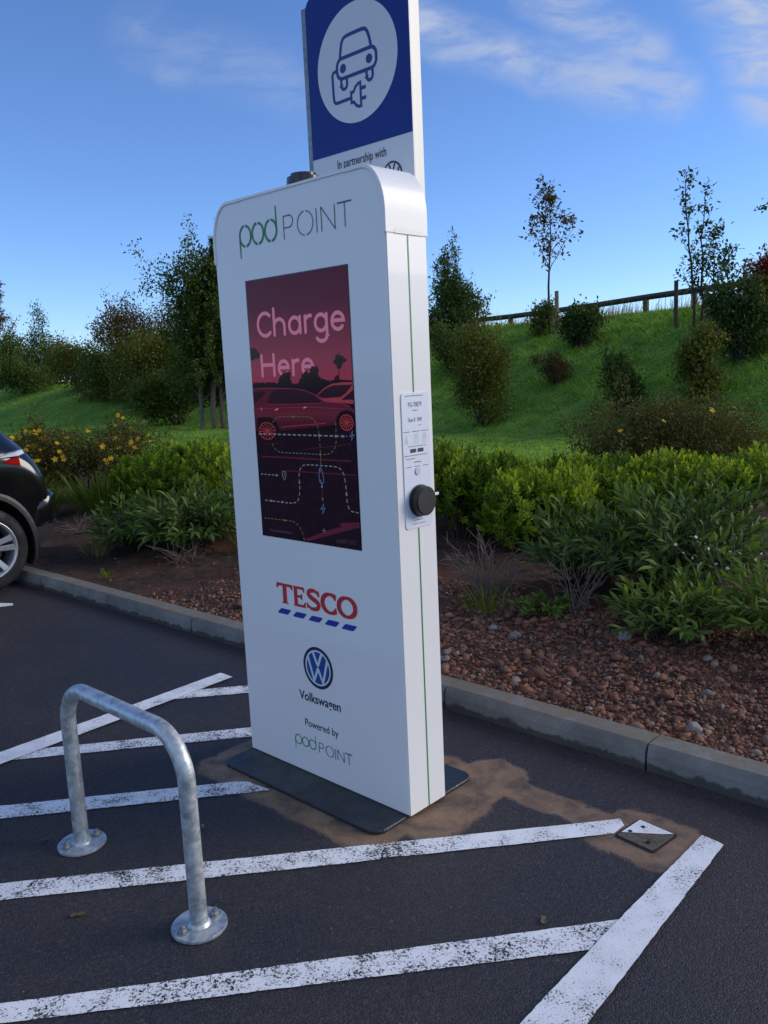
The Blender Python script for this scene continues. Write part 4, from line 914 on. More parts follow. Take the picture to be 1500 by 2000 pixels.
def stems(g, p, n, r, mat, parent, name='stem'):
    T = Tubes(); idx = g.choice(len(p), min(n, len(p)), replace=False)
    for i in idx:
        e = p[i]; b = np.array([e[0]*.12, e[1]*.12, -.03]); m = (b+e)/2+np.array([e[0]*-.1, e[1]*-.1, .08*e[2]])+g.normal(0, .02, 3)*e[2]
        T.add([b, (b+m)/2+g.normal(0, .01, 3), m, (m+e)/2+g.normal(0, .01, 3), e], [r, r*.8, r*.6, r*.4, r*.2], 5)
    return link(name, T.mesh(name), mat, parent)
M['bark'] = plain('bark', (.055, .042, .032), .9, dirt=.5, dscale=20, bumpd=.01, bscale=40)
M['bark_pale'] = plain('pale_bark', (.13, .105, .075), .9, dirt=.5, dscale=15, bumpd=.01, bscale=40)
M['twig'] = plain('dry_twig', (.17, .13, .10), .9, dirt=.4, dscale=30)
LM = {
 'dark': leafmat('dark_green_leaves', [(.034, .066, .014), (.080, .125, .024), (.15, .185, .040)]),
 'deep': leafmat('deep_green_leaves', [(.026, .056, .018), (.056, .100, .026), (.105, .150, .040)]),
 'olive': leafmat('olive_leaves', [(.060, .076, .014), (.125, .145, .024), (.22, .21, .042)]),
 'brown': leafmat('bronze_leaves', [(.060, .036, .018), (.105, .064, .028), (.105, .105, .030)]),
 'russet': leafmat('russet_leaves', [(.09, .036, .022), (.15, .056, .032), (.085, .075, .026)]),
 'red': leafmat('red_leaves', [(.18, .022, .014), (.26, .038, .020), (.16, .06, .02)]),
 'lime': leafmat('yellow_green_leaves', [(.045, .105, .010), (.15, .25, .020), (.40, .50, .04)], .40, .5),
 'lance': leafmat('long_green_leaves', [(.040, .085, .018), (.090, .155, .030), (.22, .29, .060)], .30, .5, .22),
 'lance_light': leafmat('long_light_leaves', [(.065, .13, .022), (.125, .21, .032), (.24, .28, .045)], .34, .5, .22),
 'hyp': leafmat('bronze_green_leaves', [(.045, .040, .014), (.095, .105, .022), (.17, .12, .040)], .28),
 'blade': leafmat('green_blades', [(.060, .115, .016), (.13, .20, .024), (.33, .29, .07)], .34, .45),
 'grass': leafmat('lawn_blades', [(.080, .17, .026), (.25, .44, .070), (.42, .60, .16)], .50, .5),
 'straw': leafmat('dry_grass', [(.14, .15, .04), (.28, .24, .10), (.38, .31, .16)], .3, .6),
 'petal': leafmat('yellow_petals', [(.70, .36, .012), (.78, .44, .015), (.82, .52, .03)], .25, .5),
 'white_petal': leafmat('white_petals', [(.7, .7, .68), (.75, .75, .73), (.8, .8, .78)], .2, .5),
}
def bush(name, label, cat, x, y, w, h, n, k, L, W, mat, kind='round', cr=.06, seed=0, group=None, shoots=0, zoff=0, stem_mat='bark', fine=False):
    g = np.random.default_rng(seed+100); t = empty(name, (x, y, float(ground_z(x, y))+zoff), label=label, cat=cat, group=group)
    p, d = lumps(g, n, w, h, kind)
    if shoots:                                                     # upright shoots past the outline
        q = p[g.choice(len(p), shoots)]; q = q[q[:, 2] > .45*h]; m = 7
        ln = g.uniform(.10, .30, len(q))*h; f = np.linspace(.1, 1, m)[None, :, None]; dr = unit(np.stack([g.normal(0, .25, len(q)), g.normal(0, .25, len(q)), np.ones(len(q))], -1)+.3*unit(q-np.array([0, 0, h*.4])))
        e = (q[:, None]+dr[:, None]*ln[:, None, None]*f).reshape(-1, 3); p = np.concatenate([p, e]); d = np.concatenate([d, np.repeat(dr, m, 0)])
    N = len(p); c = np.repeat(p, k, 0)+g.normal(0, cr, (N*k, 3)); dd = np.repeat(d, k, 0)*.7+g.normal(0, .65, (N*k, 3))
    tone = np.clip(np.repeat(g.uniform(0, 1, N), k)*.6+g.uniform(-.1, .5, N*k), 0, 1)
    c[:, 2] = np.maximum(c[:, 2], .02)
    leaves_obj('crown', c, dd, g.uniform(.7, 1.2, N*k)*L, g.uniform(.75, 1.2, N*k)*W, LM[mat], t, g, tone=tone, fine=fine)
    stems(g, p, 26, .012*max(h, .4)**.7, M[stem_mat], t, 'stem'); return t, p, d

def tree(name, label, x, y, h, trunks, crown0, spread, leaf, L, W, k, nb, seed, lean=(0, 0), bark='bark', r0=.04, sparse=1.0, group=None, up=.9, droop=0, taper_crown=True):
    """forked tree: trunks, branches and twigs as one mesh, leaves clustered on the twigs"""
    g = np.random.default_rng(seed+500); t = empty(name, (x, y, float(ground_z(x, y))-.02), label=label, cat='tree', group=group); T = Tubes(); pts = []; drs = []
    for (dx, dy, hh) in trunks:
        H = h*hh; n = 10; f = np.linspace(0, 1, n); px = dx+lean[0]*H*f**1.6+np.cumsum(g.normal(0, .008*H, n))*(f > 0); py = dy+lean[1]*H*f**1.6+np.cumsum(g.normal(0, .008*H, n))*(f > 0)
        tr = np.stack([px, py, H*f], -1); T.add(tr, r0*hh*(1-f*.88)+.003, 8)
        for b in range(nb):
            fb = crown0+(1-crown0)*(b+g.uniform(0, 1))/nb; fb = min(fb, .98); i = fb*(n-1); i0 = int(i); o = tr[i0]+(tr[min(i0+1, n-1)]-tr[i0])*(i-i0)
            a = b*2.4+g.uniform(-.5, .5); ln = spread*(1.05-.75*(fb-crown0)/(1-crown0) if taper_crown else 1)*g.uniform(.55, 1.1); dv = unit(np.array([math.cos(a), math.sin(a), up*g.uniform(.6, 1.3)])+np.array([lean[0], lean[1], 0])*1.5)
            m = 6; ff = np.linspace(0, 1, m)[:, None]; br = o+dv*ln*ff+np.array([0, 0, .18*ln-droop*ln])*ff**2+g.normal(0, .02*ln, (m, 3))*(ff > 0); rb = r0*.42*(1-fb*.5)
            T.add(br, rb*(1-ff[:, 0]*.8)+.0015, 5)
            for q in range(4):
                j = g.integers(1, m); td = unit(dv+g.normal(0, .7, 3)); tw = br[j]+td*np.linspace(0, 1, 4)[:, None]*ln*g.uniform(.25, .5); T.add(tw, np.linspace(rb*.35, .0012, 4), 4)
                for u in (.35, .65, .85, 1.0): pts.append(tw[0]+(tw[-1]-tw[0])*u); drs.append(td)
            for u in (.4, .55, .7, .85, 1.0): pts.append(br[0]+(br[-1]-br[0])*u); drs.append(dv)
    pts = np.array(pts); drs = np.array(drs); s = g.uniform(0, 1, len(pts)) < sparse; pts, drs = pts[s], drs[s]; N = len(pts)
    c = np.repeat(pts, k, 0)+g.normal(0, L*.55, (N*k, 3)); dd = np.repeat(drs, k, 0)*.5+g.normal(0, .7, (N*k, 3))+np.array([0, 0, -.15])
    leaves_obj('crown', c, dd, g.uniform(.6, 1.15, N*k)*L, g.uniform(.7, 1.15, N*k)*W, LM[leaf], t, g)
    link('trunk', T.mesh('trunk'), M[bark], t, smooth=True); return t

def build_hill_plants():
    HG = 'young shrubs planted on the grass bank'
    tree('rowan_tree', 'thin young tree with sparse crown beside a short stake on the bank', 4.19, 20.67, 3.35, [(0, 0, 1)], .40, 1.0, 'brown', .115, .062, 5, 13, 1, r0=.032, up=1.25, sparse=.62)
    tree('alder_tree', 'bare topped multi stemmed young tree in front of the rail fence', 6.38, 17.26, 2.9, [(0, 0, 1), (.16, .05, .90), (.42, .0, .66), (.62, -.1, .50)], .14, .62, 'deep', .11, .062, 3, 12, 2, r0=.030, up=1.6, sparse=.32)
    tree('field_tree', 'tree at the right edge of the view reaching over the fence', 7.42, 15.1, 3.6, [(0, 0, 1)], .45, .7, 'dark', .085, .05, 8, 12, 3, r0=.05)
    bush('conical_shrub', 'dense dark pointed shrub on the bank top right behind the kiosk', 'shrub', 2.28, 25.1, 1.75, 2.75, 1100, 12, .085, .045, 'deep', 'cone', .06, 1, HG, 26)
    bush('bank_shrub', 'low grey green shrub in front of the pointed shrub on the bank', 'shrub', 1.8, 20.3, 1.15, 1.25, 380, 10, .075, .038, 'dark', 'round', .07, 2, HG, 10)
    bush('bank_shrub', 'broad rounded olive shrub at the foot of the bank beside the kiosk', 'shrub', 1.98, 16.46, 1.22, 1.98, 950, 11, .065, .036, 'olive', 'column', .075, 3, HG, 24)
    bush('bank_shrub', 'smallest brownish shrub halfway up the bank below the thin tree', 'shrub', 3.62, 17.37, .78, .68, 220, 10, .06, .022, 'brown', 'round', .05, 4, HG, 14)
    bush('bank_shrub', 'dark round shrub just right of the short stake on the bank', 'shrub', 4.47, 18.73, 1.05, 1.05, 420, 10, .08, .045, 'deep', 'round', .07, 5, HG, 14)
    bush('bank_shrub', 'narrow upright shrub at the bank foot directly below the dark round one', 'shrub', 4.23, 14.75, .66, 1.15, 330, 9, .07, .042, 'dark', 'column', .06, 6, HG, 16)
    bush('bank_shrub', 'upright pale tipped shrub at the bank foot below the multi stemmed tree', 'shrub', 5.38, 14.37, .74, 1.12, 360, 9, .075, .045, 'olive', 'column', .06, 7, HG, 20)
    bush('bank_shrub', 'large dark shrub on the upper bank right of the multi stemmed tree', 'shrub', 6.35, 15.07, .95, 1.4, 480, 10, .085, .05, 'deep', 'column', .08, 8, HG, 18)
    bush('bank_shrub', 'red leaved shrub by the fence at the right edge', 'shrub', 7.25, 15.93, .85, 1.45, 420, 10, .08, .04, 'red', 'round', .07, 9, HG, 12)
    bush('bank_shrub', 'bushy clump growing round the foot of the thin tree', 'shrub', 3.98, 20.9, .8, .85, 200, 9, .075, .04, 'dark', 'round', .07, 10, HG, 14)
build_hill_plants()

def build_left_plants():
    HG = 'hedge shrubs along the back of the lawn'
    tree('windswept_tree', 'tall dark windswept tree with three trunks left of the kiosk', -4.02, 20.65, 4.6, [(-.28, -.1, .74), (0, 0, .96), (.18, .1, .80), (.55, .3, .86), (.9, .4, .72)], .20, 1.0, 'dark', .085, .052, 13, 26, 11, lean=(.06, 0), bark='bark_pale', r0=.075, droop=.15, up=.8)
    bush('hedge_shrub', 'dense dark foliage filling the middle of the windswept tree group', 'shrub', -4.1, 21.4, 2.4, 3.9, 2000, 11, .085, .05, 'dark', 'column', .11, 12, HG, 30, zoff=.55)
    tree('leaning_tree', 'thin leaning tree with reddish twiggy top behind the hedge', -6.5, 26.6, 3.3, [(0, 0, 1), (-.5, 0, .8)], .35, 1.0, 'russet', .085, .045, 5, 14, 13, lean=(.30, 0), r0=.05, sparse=.45)
    bush('hedge_shrub', 'large bronze green shrub just left of the windswept tree', 'shrub', -6.35, 25.2, 3.0, 2.75, 1700, 11, .085, .048, 'olive', 'round', .12, 14, HG, 40)
    bush('hedge_shrub', 'dark low shrub under the windswept tree at the lawn edge', 'shrub', -5.4, 22.75, 2.0, 1.5, 850, 11, .08, .046, 'dark', 'wide', .10, 15, HG, 16)
    bush('hedge_shrub', 'reddish brown topped shrub behind the bronze green one', 'shrub', -7.5, 27.3, 2.5, 2.9, 1000, 11, .085, .048, 'brown', 'round', .12, 16, HG, 30)
    bush('hedge_shrub', 'rounded dark shrub in the middle of the hedge row', 'shrub', -8.6, 26.9, 2.2, 2.0, 1000, 11, .085, .045, 'dark', 'round', .11, 17, HG, 24)
    bush('hedge_shrub', 'grey green shrub left of the rounded dark one', 'shrub', -10.1, 28.8, 2.1, 1.9, 850, 11, .085, .045, 'olive', 'round', .11, 18, HG, 20)
    bush('hedge_shrub', 'pointed dark shrub with long upright shoots in the hedge row', 'shrub', -12.7, 32.8, 1.9, 2.6, 700, 11, .095, .045, 'deep', 'cone', .11, 19, HG, 70)
    bush('hedge_shrub', 'low dark shrub in front of the pointed one', 'shrub', -12.9, 31.6, 2.3, 1.5, 800, 11, .09, .05, 'dark', 'round', .12, 20, HG, 20)
    bush('hedge_shrub', 'broad dark shrub at the left edge behind the car', 'shrub', -15.7, 35.6, 3.2, 2.2, 1200, 11, .095, .05, 'dark', 'wide', .12, 21, HG, 30)
    bush('hedge_shrub', 'shrub at the far left end of the hedge row', 'shrub', -18.6, 38.0, 3.4, 2.3, 1200, 11, .1, .055, 'deep', 'wide', .13, 22, HG, 30)
    tree('copper_tree', 'airy reddish tree at the left edge above the hedge', -16.6, 36.9, 6.1, [(0, 0, 1), (-.8, 0, .95), (.5, 0, .72)], .28, 1.35, 'russet', .11, .055, 8, 18, 23, r0=.07, sparse=.9)
build_left_plants()

def flowers(parent, p, n, g, size, mat, name='flower'):
    """each flower its own part, sharing one mesh"""
    V = []; F = []; m = 0
    for i in range(5):
        a = 2*math.pi*i/5; c, s = math.cos(a), math.sin(a)
        q = [(0, 0, 0), (.55, .32, .16), (.95, .22, .22), (1.0, -.05, .2), (.75, -.3, .18), (.4, -.25, .08)]
        V += [(x*c-y*s, x*s+y*c, z) for x, y, z in q]; F.append(list(range(m, m+6))); m += 6
    me = np_mesh(name, np.array(V), [np.array(F)], np.full(m, .6)); me.materials.append(LM[mat])
    for q in p[:n]:
        o = bpy.data.objects.new(name, me); COL.objects.link(o); o.parent = parent; o.location = q; o.scale = (size*g.uniform(.8, 1.15),)*3
        o.rotation_euler = (g.uniform(-.2, 1.3), g.uniform(-.6, .6), g.uniform(-.6, .6))
def build_bed_plants():
    g = np.random.default_rng(77)
    MG = 'clipped yellow green shrubs in the bed'
    def mound(label, x, y, w, h, n, seed, mat='lime'):
        gg = np.random.default_rng(seed+40); t = empty('mound_shrub', (x, y, float(ground_z(x, y))), label=label, cat='shrub', group=MG)
        lob = np.array([(gg.uniform(-.32, .32)*w, gg.uniform(-.30, .30)*w, h*gg.uniform(.28, .66), w*gg.uniform(.13, .23), h*gg.uniform(.20, .32)) for _ in range(15)]); lt = gg.normal(0, .12, 15)
        idx = gg.integers(0, len(lob), n); q = lob[idx]; d = unit(gg.normal(0, 1, (n, 3))+np.array([0, 0, .15])); r = np.where(gg.uniform(0, 1, n) < .75, gg.uniform(.9, 1.06, n), gg.uniform(.5, .9, n))
        p = q[:, :3]+d*np.stack([q[:, 3], q[:, 3], q[:, 4]], -1)*r[:, None]; p[:, 2] = np.maximum(p[:, 2], .03)
        k = 11; ax = unit(d*.55+np.array([0, 0, .75])+gg.normal(0, .16, (n, 3)))
        a = np.tile(np.arange(k)*2.4, n)+np.repeat(gg.uniform(0, 6, n), k); lev = np.tile(np.linspace(0, 1, k), n); A = np.repeat(ax, k, 0)
        u = unit(np.cross(A, np.array([.3, .8, .1]))); v = np.cross(A, u); out = u*np.cos(a)[:, None]+v*np.sin(a)[:, None]
        c = np.repeat(p, k, 0)+A*(lev[:, None]*.065); dd = out*(1.05-.75*lev[:, None])+A*(.35+.8*lev[:, None])
        tone = np.clip(np.repeat(gg.normal(.38, .22, n)+lt[idx]*1.3, k)+.22*lev+gg.normal(0, .08, n*k), 0, 1)
        leaves_obj('crown', c, dd, gg.uniform(.8, 1.2, n*k)*.046, gg.uniform(.8, 1.2, n*k)*.019, LM[mat], t, gg, up=unit(A+.01), tone=tone, bend=.1)
        stems(gg, p, 50, .008, M['bark'], t)
    mound('yellow green shrub touching the right edge of the kiosk', .60, 6.55, 1.05, .78, 1250, 1)
    mound('bright yellow green mound in the middle of the bed right of the kiosk', 1.12, 6.10, 1.0, .62, 1250, 2)
    mound('yellow green shrub behind the long leaved bush', 1.85, 6.9, 1.15, .54, 1250, 3)
    mound('yellow green mound at the right edge behind the long leaved bush', 2.75, 6.75, 1.25, .56, 1250, 4)
    mound('dense yellow green rounded shrub left of the kiosk', -1.95, 8.75, 1.25, .76, 1250, 5)
    mound('small yellow green shrub between the flowering bush and the rounded one', -2.55, 8.9, .7, .55, 900, 6)
    mound('low dark part grown yellow green shrub behind the bright mound', .95, 7.35, 1.2, .48, 1800, 7)
    # flowering bushes
    for (x, y, w, h, n, seed, lab, nf, front) in ((-3.50, 9.75, 1.75, 1.05, 1500, 31, 'rounded bronze shrub with many yellow flowers behind the black car', 64, 1), (3.15, 8.9, 2.1, .90, 1900, 32, 'tall bronze shrub with a few yellow flowers behind the right mounds', 6, 1), (.55, 7.9, .9, .62, 420, 33, 'small bronze shrub behind the yellow green shrub by the kiosk', 2, 1)):
        t, p, d = bush('flowering_shrub', lab, 'shrub', x, y, w, h, n, 12, .042, .018, 'hyp', 'wide' if w < 2 else 'round', .05, seed, 'yellow flowered shrubs', 50)
        toc = unit(np.array([-x, -y, 0])); sc = p@toc*.8+p[:, 2]; o = np.argsort(-sc)[:max(nf*6, 20)]; gg = np.random.default_rng(seed); o = gg.choice(o, nf, replace=False)
        rz = math.atan2(-x, y)
        flowers(t, p[o]+toc*.10+np.array([0, 0, .03]), nf, gg, .030, 'petal')
    # long-leaved shrubs
    def lance(label, x, y, w, h, ns, seed, mat='lance', L=.115, W=.024):
        gg = np.random.default_rng(seed+60); t = empty('laurel_shrub', (x, y, float(ground_z(x, y))), label=label, cat='shrub', group='long leaved evergreen shrubs'); T = Tubes(); C = []; D = []; U = []
        for i in range(ns):
            a = gg.uniform(0, 6.283); rr = math.sqrt(gg.uniform(.02, 1)); e = np.array([math.cos(a)*rr*w/2, math.sin(a)*rr*w/2, h*gg.uniform(.45, 1.0)*(1.05-.55*rr*rr)])
            b = np.array([e[0]*.25, e[1]*.25, 0])+gg.normal(0, .03, 3)*np.array([1, 1, 0]); f = np.linspace(0, 1, 7)[:, None]; path = b+(e-b)*f+np.array([e[0], e[1], 0])*.12*f**2+np.array([0, 0, .10*h])*np.sin(f*math.pi)
            T.add(path, np.linspace(.0045, .0015, 7), 5)
            nl = int(gg.integers(11, 18))
            for j in range(nl):
                u = .30+.70*(j/(nl-1)); q = u*6; i0 = min(int(q), 5); o = path[i0]+(path[i0+1]-path[i0])*(q-i0); ax = unit(path[i0+1]-path[i0]); s1 = unit(np.cross(ax, np.array([.2, .1, 1]))); s2 = np.cross(ax, s1); th = j*2.4+i
                dr = unit(ax*(.55+.9*u*u)+(s1*math.cos(th)+s2*math.sin(th))*(1.05-.45*u)+np.array([0, 0, .1])); C.append(o); D.append(dr); U.append(unit(ax+np.array([0, 0, .8])))
        C, D, U = np.array(C), np.array(D), np.array(U); n = len(C)
        leaves_obj('crown', C, D, gg.uniform(.65, 1.15, n)*L, gg.uniform(.8, 1.15, n)*W, LM[mat], t, gg, up=U, fine=True, bend=.22, tone=np.clip(gg.beta(2, 2.6, n), 0, 1)); link('stem', T.mesh('stem'), M['bark'], t)
    lance('large dark long leaved shrub at the right of the bed', 1.72, 4.75, 1.15, .70, 150, 1)
    lance('dark long leaved shrub left of the largest one in the bed', 1.22, 4.95, .75, .58, 80, 2)
    lance('low pale green leafy plant at the front of the right bed', 1.42, 4.02, .62, .34, 70, 3, 'lance_light', .085, .02)
    lance('leafy plant at the right edge with white flowers beside it', 1.92, 3.85, .70, .42, 80, 4, 'lance_light', .09, .018)
    lance('long leaved green shrub in the bed left of the kiosk', -1.62, 6.85, 1.0, .56, 120, 5, 'lance', .12, .027)
    lance('spreading leafy shrub nearest the bare soil left of the kiosk', -2.1, 7.0, .75, .46, 60, 6, 'lance', .11, .026)
    lance('leafy shrub partly hidden by the left edge of the kiosk', -1.2, 7.4, .8, .55, 80, 7, 'lance', .12, .027)
    lance('small light green weed below the dead twigs right of the kiosk', .86, 4.50, .30, .15, 22, 8, 'lance_light', .05, .014)
    # strap-leaved clumps
    def blades(name, label, x, y, w, h, n, seed, mat='blade', group=None, cat='plant', W=.014):
        gg = np.random.default_rng(seed+80); t = empty(name, (x, y, float(ground_z(x, y))), label=label, cat=cat, group=group)
        a = gg.uniform(0, 6.283, n); r = np.sqrt(gg.uniform(0, 1, n)); b = np.stack([np.cos(a)*r*w*.30, np.sin(a)*r*w*.30, np.zeros(n)], -1); d = unit(np.stack([np.cos(a)*.55*r+gg.normal(0, .2, n), np.sin(a)*.55*r+gg.normal(0, .2, n), np.ones(n)], -1))
        leaves_obj('blades', b, d, h*gg.uniform(.6, 1.15, n), W*gg.uniform(.7, 1.3, n), LM[mat], t, gg, up=unit(-np.stack([np.cos(a), np.sin(a), np.zeros(n)], -1)+gg.normal(0, .3, (n, 3))), fine=True, bend=gg.uniform(.1, .55, (n, 1)), tone=np.clip(gg.beta(1.6, 2.6, n), 0, 1))
    blades('strap_leaved_plant', 'clump of long strap leaves right behind the black car', -3.75, 8.85, .9, .52, 260, 1, group='strap leaved clumps')
    blades('strap_leaved_plant', 'strap leaved clump in front of the yellow flowered bush', -3.05, 8.95, .8, .50, 200, 2, group='strap leaved clumps')
    blades('strap_leaved_plant', 'taller strap leaved clump beside the rounded shrub', -2.75, 9.15, .6, .52, 120, 3, group='strap leaved clumps')
    blades('grass_tuft', 'green grass tuft on the soil close to the kiosk left edge', -1.08, 6.6, .30, .28, 90, 4, cat='grass tuft', W=.006, group='grass tufts on the soil')
    blades('grass_tuft', 'yellowish grass tuft at the left end of the leafy shrub', -2.35, 6.75, .3, .22, 70, 5, 'straw', cat='grass tuft', W=.006, group='grass tufts on the soil')
    blades('grass_tuft', 'tiny grass tuft on the bare soil beside the kerb', -2.05, 6.02, .12, .09, 30, 6, cat='grass tuft', W=.006, group='grass tufts on the soil')
    blades('grass_tuft', 'grass tuft among dead twigs right of the kiosk', .55, 4.62, .35, .20, 80, 7, cat='grass tuft', W=.005, group='grass tufts on the soil')
    blades('grass_tuft', 'dry pale grass tuft behind the white flowers', 1.72, 4.05, .30, .34, 70, 8, 'straw', cat='grass tuft', W=.004, group='grass tufts on the soil')
    # dead twigs
    def twigs(label, x, y, w, h, n, seed):
        gg = np.random.default_rng(seed+90); t = empty('dead_shrub', (x, y, float(ground_z(x, y))), label=label, cat='dead shrub', group='dead twiggy shrubs'); T = Tubes()
        for i in range(n):
            a = gg.uniform(0, 6.28); b = np.array([gg.normal(0, .05), gg.normal(0, .05), 0]); e = np.array([math.cos(a)*w*.5*gg.uniform(.3, 1), math.sin(a)*w*.5*gg.uniform(.3, 1), h*gg.uniform(.15, 1)]); f = np.linspace(0, 1, 6)[:, None]
            pth = b+(e-b)*f+np.array([0, 0, .12*h])*np.sin(f*3.14)+gg.normal(0, .012, (6, 3))*f; T.add(pth, np.linspace(.0032, .0012, 6), 5)
            for _ in range(2):
                j = gg.integers(2, 6); T.add(pth[j]+unit(e-b+gg.normal(0, .25, 3))*np.linspace(0, 1, 3)[:, None]*gg.uniform(.05, .14), [.0016, .0013, .0008], 4)
        link('twigs', T.mesh('twigs'), M['twig'], t)
    twigs('tangle of dead grey twigs beside the kiosk in the right bed', .62, 4.95, .75, .38, 60, 1)
    twigs('long bare stems bending over the gravel left of the long leaved shrub', 1.06, 4.55, .55, .36, 26, 2)
    twigs('few dry stalks on the soil left of the kiosk', -1.55, 6.35, .7, .16, 22, 3)
    twigs('dry stalks lying on the soil behind the black car', -2.9, 7.9, .9, .14, 22, 4)
    # white daisies
    t = empty('daisy_plant', (1.80, 4.2, float(ground_z(1.80, 4.2))), label='small plant with white flowers at the right edge of the bed', cat='plant'); T = Tubes(); pp = []
    for i in range(24):
        e = np.array([g.normal(0, .16), g.normal(0, .10), g.uniform(.30, .46)]); T.add([[e[0]*.4, e[1]*.4, 0], [e[0]*.6, e[1]*.6, e[2]*.6], e], [.002, .0016, .001], 4); pp.append(e)
    link('stem', T.mesh('stem'), M['twig'], t); flowers(t, np.array(pp), 18, g, .009, 'white_petal')
build_bed_plants()
def build_litter():
    g = np.random.default_rng(21); n = 2600; s = g.uniform(-4.4, 2.2, n); t = kerb_t(s)+.14+g.uniform(0, 1, n)**.8*2.6; x, y = wld2(s, t); c = np.stack([x, y, bed_z(s, t)+.008], -1); a = g.uniform(0, 6.283, n)
    d = np.stack([np.cos(a), np.sin(a), g.normal(0, .25, n)], -1); m = leafmat('leaf_litter', [(.07, .045, .028), (.16, .105, .055), (.30, .23, .13)], .1)
    o = leaves_obj('leaf_litter', c, d, g.uniform(.012, .035, n), g.uniform(.004, .014, n), m, None, g); tag(o, 'dead leaves and bits of stalk lying on the bed soil', 'leaf litter', kind='stuff')
build_litter()

def build_grass():
    g = np.random.default_rng(9)
    # mown grass of the lawn and the bank
    n = 520000; y = g.uniform(9.5, 33, n); x = g.uniform(-.64, .64, n)*y; s, t = loc2(x, y); keep = (t > lawn_edge(s)+.0) & (t < crest_t(s)+1.5) & (g.uniform(0, 1, n) < np.clip(14/y, .3, 1)); x, y, s, t = x[keep], y[keep], s[keep], t[keep]; n = len(x)
    nz = np.array([mnoise.noise((a*.55, b*.55, 3)) for a, b in zip(x, y)]); tall = 1+.8*np.clip(nz, -.6, 1)
    bank = S01((t-11)/3)*(s > -20); nf = np.array([mnoise.noise((a*3.1, b*3.1, 7)) for a, b in zip(x, y)]); h = (.045+.045*bank)*g.uniform(.5, 1.5, n)*tall*(1+.5*nf); w = .011+.0007*y
    z = terr_st(s, t); a = g.uniform(0, 6.283, n); side = np.stack([np.cos(a), np.sin(a), 0*a], -1)*w[:, None]*.5; b = np.stack([x, y, z-.005], -1); tip = b+np.stack([g.normal(0, .95, n)*h, g.normal(0, .95, n)*h, h*.8], -1)
    V = np.stack([b-side, b+side, tip], 1).reshape(-1, 3); F = np.arange(n*3).reshape(-1, 3)
    tone = np.clip(.50+.30*nz+.45*nf+g.normal(0, .25, n), 0, 1)
    link('grass', np_mesh('grass', V, [F], np.repeat(tone, 3)), LM['grass'], kind='stuff', label='mown green lawn and the rough grass of the bank', cat='grass')
    # long seeding grass along the crest
    n = 5200; s = g.uniform(-19, 1, n); t = crest_t(s)+g.uniform(-.3, 1.4, n); cl = np.array([mnoise.noise((a*.8, 0, 9)) for a in s]); keep = g.uniform(-.5, .5, n) < cl+.15; s, t = s[keep], t[keep]; n = len(s); x, y = wld2(s, t); h = g.uniform(.12, .62, n)*g.uniform(.5, 1, n)
    a = g.uniform(0, 6.283, n); side = np.stack([np.cos(a), np.sin(a), 0*a], -1)*.006; b = np.stack([x, y, terr_st(s, t)-.02], -1); bend = np.stack([g.normal(.15, .15, n)*h, g.normal(0, .12, n)*h, h*.0], -1); m = b+np.stack([0*h, 0*h, h*.6], -1)+bend*.4; tip = b+np.stack([0*h, 0*h, h], -1)+bend*1.3
    V = np.stack([b-side, b+side, m+side*.8, m-side*.8, tip], 1).reshape(-1, 3); i = np.arange(n)[:, None]*5
    link('grass', np_mesh('grass', V, [i+np.array([[0, 1, 2, 3]]), i+np.array([[3, 2, 4]])], np.repeat(g.uniform(0, 1, n), 5)), LM['straw'], kind='stuff', label='long dry seeding grass along the bank top under the rail', cat='grass')
build_grass()

